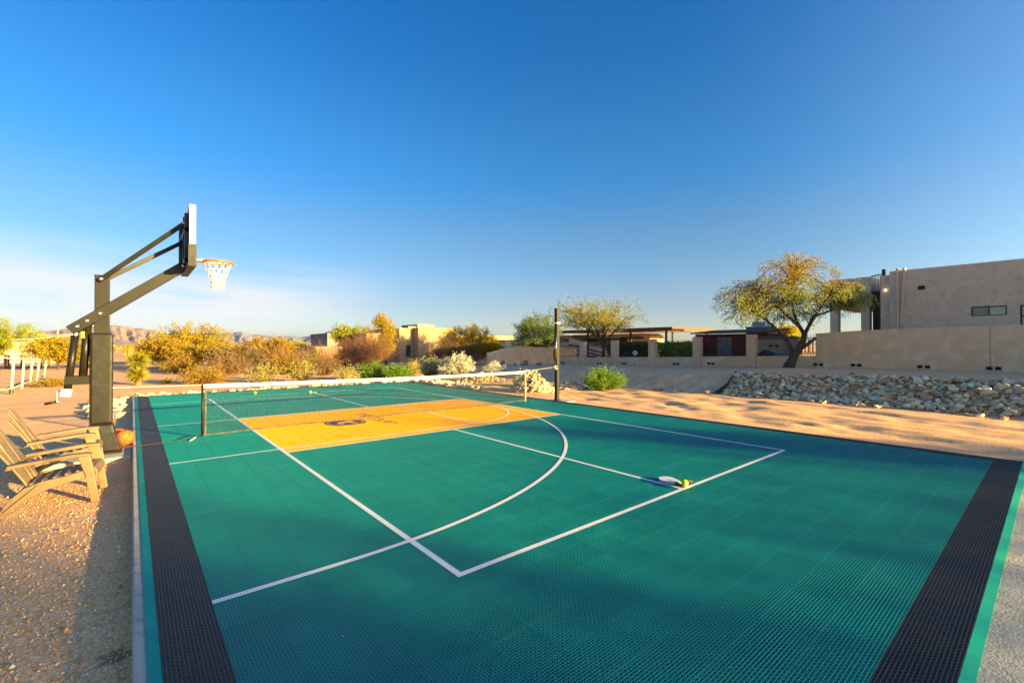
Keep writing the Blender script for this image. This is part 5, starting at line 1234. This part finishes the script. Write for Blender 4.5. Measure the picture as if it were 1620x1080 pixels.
# white trailer with sloping dark stripes left of it
tw = empty('white_trailer', (0, 0, 0), 'white camper trailer with dark diagonal stripes, left of the motorhome', 'trailer')
XT = 33.6; ya_, D1 = PX(955, XT); yb_, D2 = PX(882, XT)
MB().prism([(XT, ya_, 0.35), (XT, ya_, Z(552, D1)), (XT, PX(905, XT)[0], Z(535, D2)), (XT, yb_-0.4, Z(530, D2)), (XT, yb_, Z(534, D2)), (XT, yb_, 0.35)], (2.2, 0, 0)).build('body', rvwhite, tw, bevel=0.06)
for k in range(3):
    MB().bar((XT-0.006, PX(900, XT)[0], Z(545+6*k, D2)), (XT-0.006, ya_+0.1, Z(558+5*k, D1)), 0.008, 0.14).build('stripe', rvdark, tw)
MB().box(XT-0.012, XT-0.003, PX(900, XT)[0], PX(888, XT)[0], Z(541, D2), Z(535, D2)).build('window', glass, tw)
for y in (ya_+1.2, yb_-1.5): MB().tube([(XT-0.02, y, 0.3), (XT+0.2, y, 0.3)], 0.33, 14).build('wheel', rvdark, tw)
# ---- hedges behind the fence
def hedge(label, u0, u1, X, vt, lm, seed, th=1.0):
    y0_, D1 = PX(u1, X); y1_, D2 = PX(u0, X); ht = Z(vt, (D1+D2)/2); r = np.random.default_rng(seed); q = empty('hedge', (X, (y0_+y1_)/2, 0), label, 'hedge', 'hedges behind the fence')
    n = 9000; C = np.stack([r.uniform(0, th, n), r.uniform(y0_, y1_, n)-(y0_+y1_)/2, 0.1+r.random(n)*(ht-0.1)], 1); C[:, 2] += fbm(C[:, 1]*1.5, C[:, 0]*2, 3, seed)*0.35; C[:, 0] += fbm(C[:, 1]*2, C[:, 2]*2, 3, seed+1)*0.5
    V, F = leaves(C, r.normal(0, .6, C.shape)+np.array([0, 0, .7]), 0.2, 0.06, r, 0.1); obj('foliage', npmesh('foliage', V, F), lm, q)
    T = TR()
    for k in range(14):
        y = r.uniform(y0_, y1_)-(y0_+y1_)/2; T.tube(np.array([[th/2, y, -.2], [th/2+r.normal(0, .1), y+r.normal(0, .2), ht*.5], [th/2, y+r.normal(0, .2), ht*.9]]), 0.03, 0.01, 4)
    T.build('stems', bark, q)
hedge('olive brown hedge behind the toy hoop', 957, 1031, 27.2, 541, leafmat('olive_leaves', rgb('5c6430'), rgb('46401f')), 101)
hedge('bright green hedge left of the rust brown shed', 1033, 1100, 27.0, 542, L_green, 102)
y, D = PX(1004.5, 26.0); th_ = empty('toy_hoop', (26.0, y, gzf(26, y)), 'small white toy basketball hoop in front of the hedge', 'toy hoop'); zz = Z(558, D)-gzf(26, y)
MB().prism([(0, 0.20*math.cos(a)*1.05, zz+0.17*math.sin(a)) for a in [2*math.pi*k/20 for k in range(20)]], (0.03, 0, 0)).build('board', whitepaint, th_)
MB().tube([(0.05, 0, 0), (0.05, 0, zz)], 0.04, 8).build('pole', mat('blue_plastic', rgb('3c4c9c'), rough=0.5), th_); MB().box(-0.1, 0.3, -0.18, 0.18, 0, 0.1).build('base', whitepaint, th_, bevel=0.02)
# ---- rust brown shed, fireplace wall and yard things
XS = 28.6; y0_, D1 = PX(1214, XS); y1_, D2 = PX(1100, XS); sh = empty('plank_shed', (XS, y0_, 0), 'rust brown board shed with a weathered grey door', 'shed'); ztp = Z(528, (D1+D2)/2)
nb = 22
for k in range(nb):
    ya_ = (y1_-y0_)*k/nb; yb_ = (y1_-y0_)*(k+1)/nb-0.008
    MB().box(-0.012*(k % 2), 0.05, ya_, yb_, -0.1, ztp).build('board', rustwood, sh)
MB().box(0.06, 3.0, 0.01, y1_-y0_-0.01, -0.1, ztp-0.01).build('shed_body', rustwood, sh)
MB().add([(-0.35, -0.2, ztp+0.02), (3.2, -0.2, ztp+0.3), (3.2, y1_-y0_+0.2, ztp+0.3), (-0.35, y1_-y0_+0.2, ztp+0.02), (-0.35, -0.2, ztp+0.10), (3.2, -0.2, ztp+0.38), (3.2, y1_-y0_+0.2, ztp+0.38), (-0.35, y1_-y0_+0.2, ztp+0.10)], [(0,3,2,1),(4,5,6,7),(0,1,5,4),(1,2,6,5),(2,3,7,6),(3,0,4,7)]).build('roof', darkwood, sh)
dy0, dy1 = PX(1158, XS)[0]-y0_, PX(1135, XS)[0]-y0_; dr_ = empty('door', (0, 0, 0)); dr_.parent = sh
for k in range(5):
    MB().box(-0.05, -0.014, dy0+(dy1-dy0)*k/5, dy0+(dy1-dy0)*(k+1)/5-0.01, 0.1, Z(532.5, D1)).build('plank', greywood, dr_)
XK = 27.6; y0_, D1 = PX(1262, XK); y1_, D2 = PX(1191, XK)
kw = empty('garden_wall', (XK, y0_, 0), 'tan block wall behind the iron fence, left of the leaning mesquite', 'wall'); zk = Z(536, D2)
MB().box(0, 0.25, 0, y1_-y0_, -0.1, zk).build('wall_panel', farstucco, kw)
for k in range(14): MB().box(-0.04, 0.30, (y1_-y0_)*k/14, (y1_-y0_)*(k+1)/14-0.012, zk+0.002, zk+0.10+0.05*(k % 2)).build('coping_stone', stonechim, kw, bevel=0.01)
for dy in (1.0, 1.35): MB().box(-0.02, -0.003, dy, dy+0.2, Z(549, D1), Z(545, D1)).build('hole', darkhole, kw)
XC = 33.0; y0_, D1 = PX(1215, XC); y1_, D2 = PX(1180, XC)
ch = empty('stone_chimney', (XC, y0_, 0), 'low stone chimney block rising behind the shed roof', 'chimney'); MB().box(0, 1.4, 0, y1_-y0_, 0, Z(517, D1)).build('stone_block', stonechim, ch, bevel=0.02)
MB().box(-0.06, 1.46, -0.06, y1_-y0_+0.06, Z(517, D1)+0.002, Z(517, D1)+0.06).build('cap', stucco, ch)
MB().prism([(0.2, 0.25, Z(516, D1)+0.04), (1.2, 0.25, Z(516, D1)+0.04), (1.0, 0.35, Z(508, D1)), (0.4, 0.35, Z(508, D1))], (0, (y1_-y0_)*0.6, 0)).build('metal_hood', tanksteel, ch)
# tarp bundle, rounded grey chair and table in the yard
y, D = PX(1212, 26.3); r = np.random.default_rng(7); tp_ = empty('tarp_bundle', (26.3, y, gzf(26.3, y)), 'dark crumpled bundle lying behind the iron fence', 'bundle')
for k, (dx, dy, s) in enumerate(((0, 0, .42), (0.1, .5, .3), (-.1, -.45, .25))):
    me = bpy.data.meshes.new('fold'); bm = bmesh.new(); bmesh.ops.create_icosphere(bm, subdivisions=3, radius=s)
    for v in bm.verts: v.co *= 1+0.35*float(fbm(np.array([v.co.x*6+k]), np.array([v.co.z*6+v.co.y*5]), 3, 3)[0]*2); v.co.z = v.co.z*0.8+s*0.6
    bm.to_mesh(me); bm.free(); o = obj('fold', me, rvdark, tp_, loc=(dx, dy, 0.35))
y, D = PX(1238, 26.2); pcz = gzf(26.2, y); pc = empty('barrel_chair', (26.2, y, pcz), 'rounded blue grey chair behind the iron fence beside the mesquite trunk', 'chair')
gf = mat('grey_fabric', rgb('7c8894'), rgb('6c7884'), 6, rough=0.9)
MB().tube([(0.34*math.cos(a), 0.34*math.sin(a), 0.75+0.12*math.cos(a)) for a in [math.pi*(0.25-k*0.1)-math.pi*0.2 for k in range(16)]], 0.09, 8).build('backrest', gf, pc, smooth=True)
MB().lathe([(0.30, 0.28), (0.36, 0.34), (0.36, 0.46), (0.30, 0.50)], n=18).build('seat', gf, pc, smooth=True)
for a in (0.8, 2.4, 3.9, 5.5): MB().tube([(0.26*math.cos(a), 0.26*math.sin(a), 0), (0.24*math.cos(a), 0.24*math.sin(a), 0.3)], 0.025, 6).build('leg', darkwood, pc)
MB().tube([(0.34*math.cos(a), 0.34*math.sin(a), 0.6) for a in [math.pi*(0.25-k*0.1)-math.pi*0.2 for k in range(16)]], 0.10, 8).build('backrest', gf, pc, smooth=True)
y, D = PX(1280, 27.0); gzz = gzf(27, y); gt = empty('garden_table', (27.0, y, gzz), 'dark slatted garden bench right of the mesquite trunk', 'bench')
for k in range(5): MB().box(-0.3, 0.3, -0.5+k*0.2, -0.5+k*0.2+0.18, 0.72, 0.76).build('slat', rvdark, gt)
for k in range(6): MB().box(0.26, 0.30, -0.5+k*0.19, -0.5+k*0.19+0.05, 0.76, 1.5).build('back_slat', rvdark, gt)
for a, b_ in ((-.28, -.48), (.28, -.48), (-.28, .48), (.28, .48)): MB().box(a-.02, a+.02, b_-.02, b_+.02, 0, .72).build('leg', rvdark, gt)

# ------------------------------------------------------------------ corral at the left
cf_ = empty('pipe_corral', (*P(20, 17), 0), 'pale pipe corral fence with leaning posts at the left edge', 'fence'); o0 = P(20, 17)
cp_ = [(-14, 560, 628, 15.2), (19.5, 568, 622, 16.6), (36, 568, 616, 18.4), (49, 568, 609, 20.4), (60, 568, 606, 22.5), (71, 569, 603, 24.5)]
tops_ = []
for u, vt, vb, D in cp_:
    x, y = P(u-1.5, D); x2, y2 = P(u+2.5, D); b0 = (x-o0[0], y-o0[1], gzf(x, y)-0.1); t0 = (x2-o0[0], y2-o0[1], Z(vt, D)); tops_.append((b0, t0))
    MB().tube([b0, t0], 0.04, 8).build('post', pipewhite, cf_, smooth=True)
x, y = P(17, 16.6); MB().tube([(tops_[1][0][0], tops_[1][0][1], tops_[1][0][2]), (tops_[1][0][0]+0.01, tops_[1][0][1], tops_[1][0][2]+0.28)], 0.055, 8).build('post_sleeve', rvdark, cf_)
for f in (0.99, 0.22):
    MB().tube([tuple(b+(t_-b)*f for b, t_ in zip(bb, tt)) for bb, tt in tops_], 0.026, 6).build('rail', pipewhite, cf_, smooth=True)
rf = empty('rail_fence', (*P(30, 34), 0), 'rusty rail fence in front of the white shelter', 'fence'); o0 = P(30, 34)
for k, u in enumerate((-30, 9, 14, 34, 66, 78)):
    x, y = P(u, 34+0.05*u); MB().box(x-o0[0]-.05, x-o0[0]+.05, y-o0[1]-.05, y-o0[1]+.05, gzf(x, y)-.1, Z(562, 34)).build('post', rustpipe, rf)
for v in (564, 570, 576, 582):
    xA_, yA_ = P(-40, 32); xB_, yB_ = P(78, 37.9); MB().bar((xA_-o0[0], yA_-o0[1], Z(v, 32)), (xB_-o0[0], yB_-o0[1], Z(v+(-0.6 if v < 575 else -2), 37.9)), 0.03, 0.06).build('rail', rustpipe, rf)
ws = empty('white_shelter', (*P(10, 44), 0), 'white sided animal shelter behind the corral', 'shelter', rz=-YAW+0.1); z0_ = gzf(*P(10, 44))
for k in range(8): MB().box(-4, 2.3, 0, 0.03, z0_+0.1+k*0.27, z0_+0.1+k*0.27+0.255).build('siding_board', whitepaint, ws)
MB().box(-3.98, 2.28, 0.04, 4, z0_, z0_+2.2).build('shelter_body', whitepaint, ws)
MB().prism([(-4.3, -0.5, z0_+2.28), (2.6, -0.5, z0_+2.28), (2.6, 4.3, z0_+2.9), (-4.3, 4.3, z0_+2.9)], (0, 0, 0.08)).build('roof', pipewhite, ws)
x, y = P(219, 60); up_ = MB().tube([(0, 0, 0), (0, 0, Z(535, 60)-gzf(x, y))], 0.13, 8).build('utility_pole', barkpale, None, label='thin pale pole rising behind the yucca', cat='pole', loc=(x, y, gzf(x, y)))
x, y = P(91, 70); up_ = empty('antenna_mast', (x, y, gzf(x, y)), 'thin antenna mast above the golden mesquite at the left', 'mast'); hh = Z(511, 70)-gzf(x, y)
MB().tube([(0, 0, 0), (0, 0, hh)], 0.05, 6).build('mast_pole', pipewhite, up_)
for k in range(3): MB().bar((-0.35, 0.2, hh-0.2-0.4*k), (0.35, -0.2, hh-0.2-0.4*k), 0.03, 0.03).build('crossbar', pipewhite, up_)

# ------------------------------------------------------------------ beyond the frame, behind the camera: the row of trees that shades the near court
for k, (x, y, h, sd_) in enumerate(((13.0, -38.5, 7.9, 2.4), (16.6, -37.5, 7.7, 2.5), (20.4, -38.5, 7.0, 2.4), (24.2, -37.0, 7.2, 2.4), (27.8, -39.0, 6.2, 2.0))):
    tree('mesquite_tree', 'tall mesquite in the row behind the viewpoint, '+('first', 'second', 'third', 'fourth', 'fifth')[k]+' from its left end', 'tree', (x, y, -0.1), [(0, 0, h*0.58, sd_, sd_, h*0.40)], 201+k, L_mesq, ntip=220, nl=22, leaf=(0.28, 0.14), fork=(0, 0, 1.2), trunk_r=0.16, twig=0.9, group='tree row behind the viewpoint')
# loose gravel on the near ground left of the court
pm = bpy.data.materials.new('mixed_gravel'); pm.use_nodes = True; t = pm.node_tree; b = t.nodes['Principled BSDF']; b.inputs['Roughness'].default_value = 0.9
ge = t.nodes.new('ShaderNodeNewGeometry'); rp_ = t.nodes.new('ShaderNodeValToRGB'); t.links.new(ge.outputs['Random Per Island'], rp_.inputs[0]); t.links.new(rp_.outputs[0], b.inputs['Base Color'])
for k_, (p_, c_) in enumerate(((0.0, (0.46, 0.22, 0.09)), (0.3, (0.80, 0.42, 0.19)), (0.55, (0.66, 0.33, 0.14)), (0.8, (0.84, 0.54, 0.30)), (1.0, (0.88, 0.66, 0.46)))):
    e_ = rp_.color_ramp.elements[k_] if k_ < 2 else rp_.color_ramp.elements.new(p_)
    e_.position = p_; e_.color = (*c_, 1)
r = np.random.default_rng(505); n = 26000; X = -1.80-r.random(n)**1.3*3.0; Yp_ = -0.6+r.random(n)**1.2*8.5
keep = ~((X > -2.80) & (np.abs(Yp_-GY+0.05) < 0.66)); X = X[keep]; Yp_ = Yp_[keep]; n = len(X)
sz = 0.0035+0.0065*r.random(n)**3+0.010*(r.random(n) > 0.985); C = np.stack([X, Yp_, gz(X, Yp_)+sz*0.3], 1)
oc = np.array([[1, 0, 0], [-1, 0, 0], [0, 1, 0], [0, -1, 0], [0, 0, 1], [0, 0, -1]], float); of = np.array([[0, 2, 4], [2, 1, 4], [1, 3, 4], [3, 0, 4], [2, 0, 5], [1, 2, 5], [3, 1, 5], [0, 3, 5]])
an = r.uniform(0, 6.28, n); sc3 = sz[:, None]*r.uniform(0.6, 1.3, (n, 3)); q = oc[None]*sc3[:, None]*np.array([1, 1, 0.8])
q = np.stack([q[..., 0]*np.cos(an)[:, None]-q[..., 1]*np.sin(an)[:, None], q[..., 0]*np.sin(an)[:, None]+q[..., 1]*np.cos(an)[:, None], q[..., 2]], -1)+r.normal(0, .15, (n, 6, 3))*sz[:, None, None]
obj('loose_gravel', npmesh('loose_gravel', (q+C[:, None]).reshape(-1, 3), (of[None]+(np.arange(n)*6)[:, None, None]).reshape(-1, 3)), pm, label='loose tan gravel on the ground beside the left kerb', cat='gravel', kind='stuff')
# leaf litter and grit blown onto the tiles
r = np.random.default_rng(404); n = 420; C = np.stack([r.uniform(-1.3, 7.6, n), r.uniform(-2.0, 12, n), np.full(n, 0.004)], 1)
V, F = leaves(C, np.stack([r.normal(0, 1, n), r.normal(0, 1, n), r.normal(0, .12, n)], 1), 0.016, 0.007, r, 6.0)
obj('leaf_litter', npmesh('leaf_litter', V, F), leafmat('dry_litter', rgb('d8c898'), rgb('8c7448'), 0.1), label='tiny dry leaves and grit scattered over the court', cat='litter', kind='stuff')

# ------------------------------------------------------------------ evening air
hz = bpy.data.materials.new('evening_haze'); hz.use_nodes = True; t = hz.node_tree; t.nodes.clear()
pv = t.nodes.new('ShaderNodeVolumePrincipled'); pv.inputs['Color'].default_value = (0.80, 0.88, 1.0, 1); pv.inputs['Density'].default_value = 0.000013; pv.inputs['Anisotropy'].default_value = 0.2
ho = t.nodes.new('ShaderNodeOutputMaterial'); t.links.new(pv.outputs[0], ho.inputs['Volume'])
MB().box(-11000, 11000, -11000, 11000, -40, 290).build('haze', hz, label='thin evening haze softening the far mountains', cat='haze', kind='stuff')
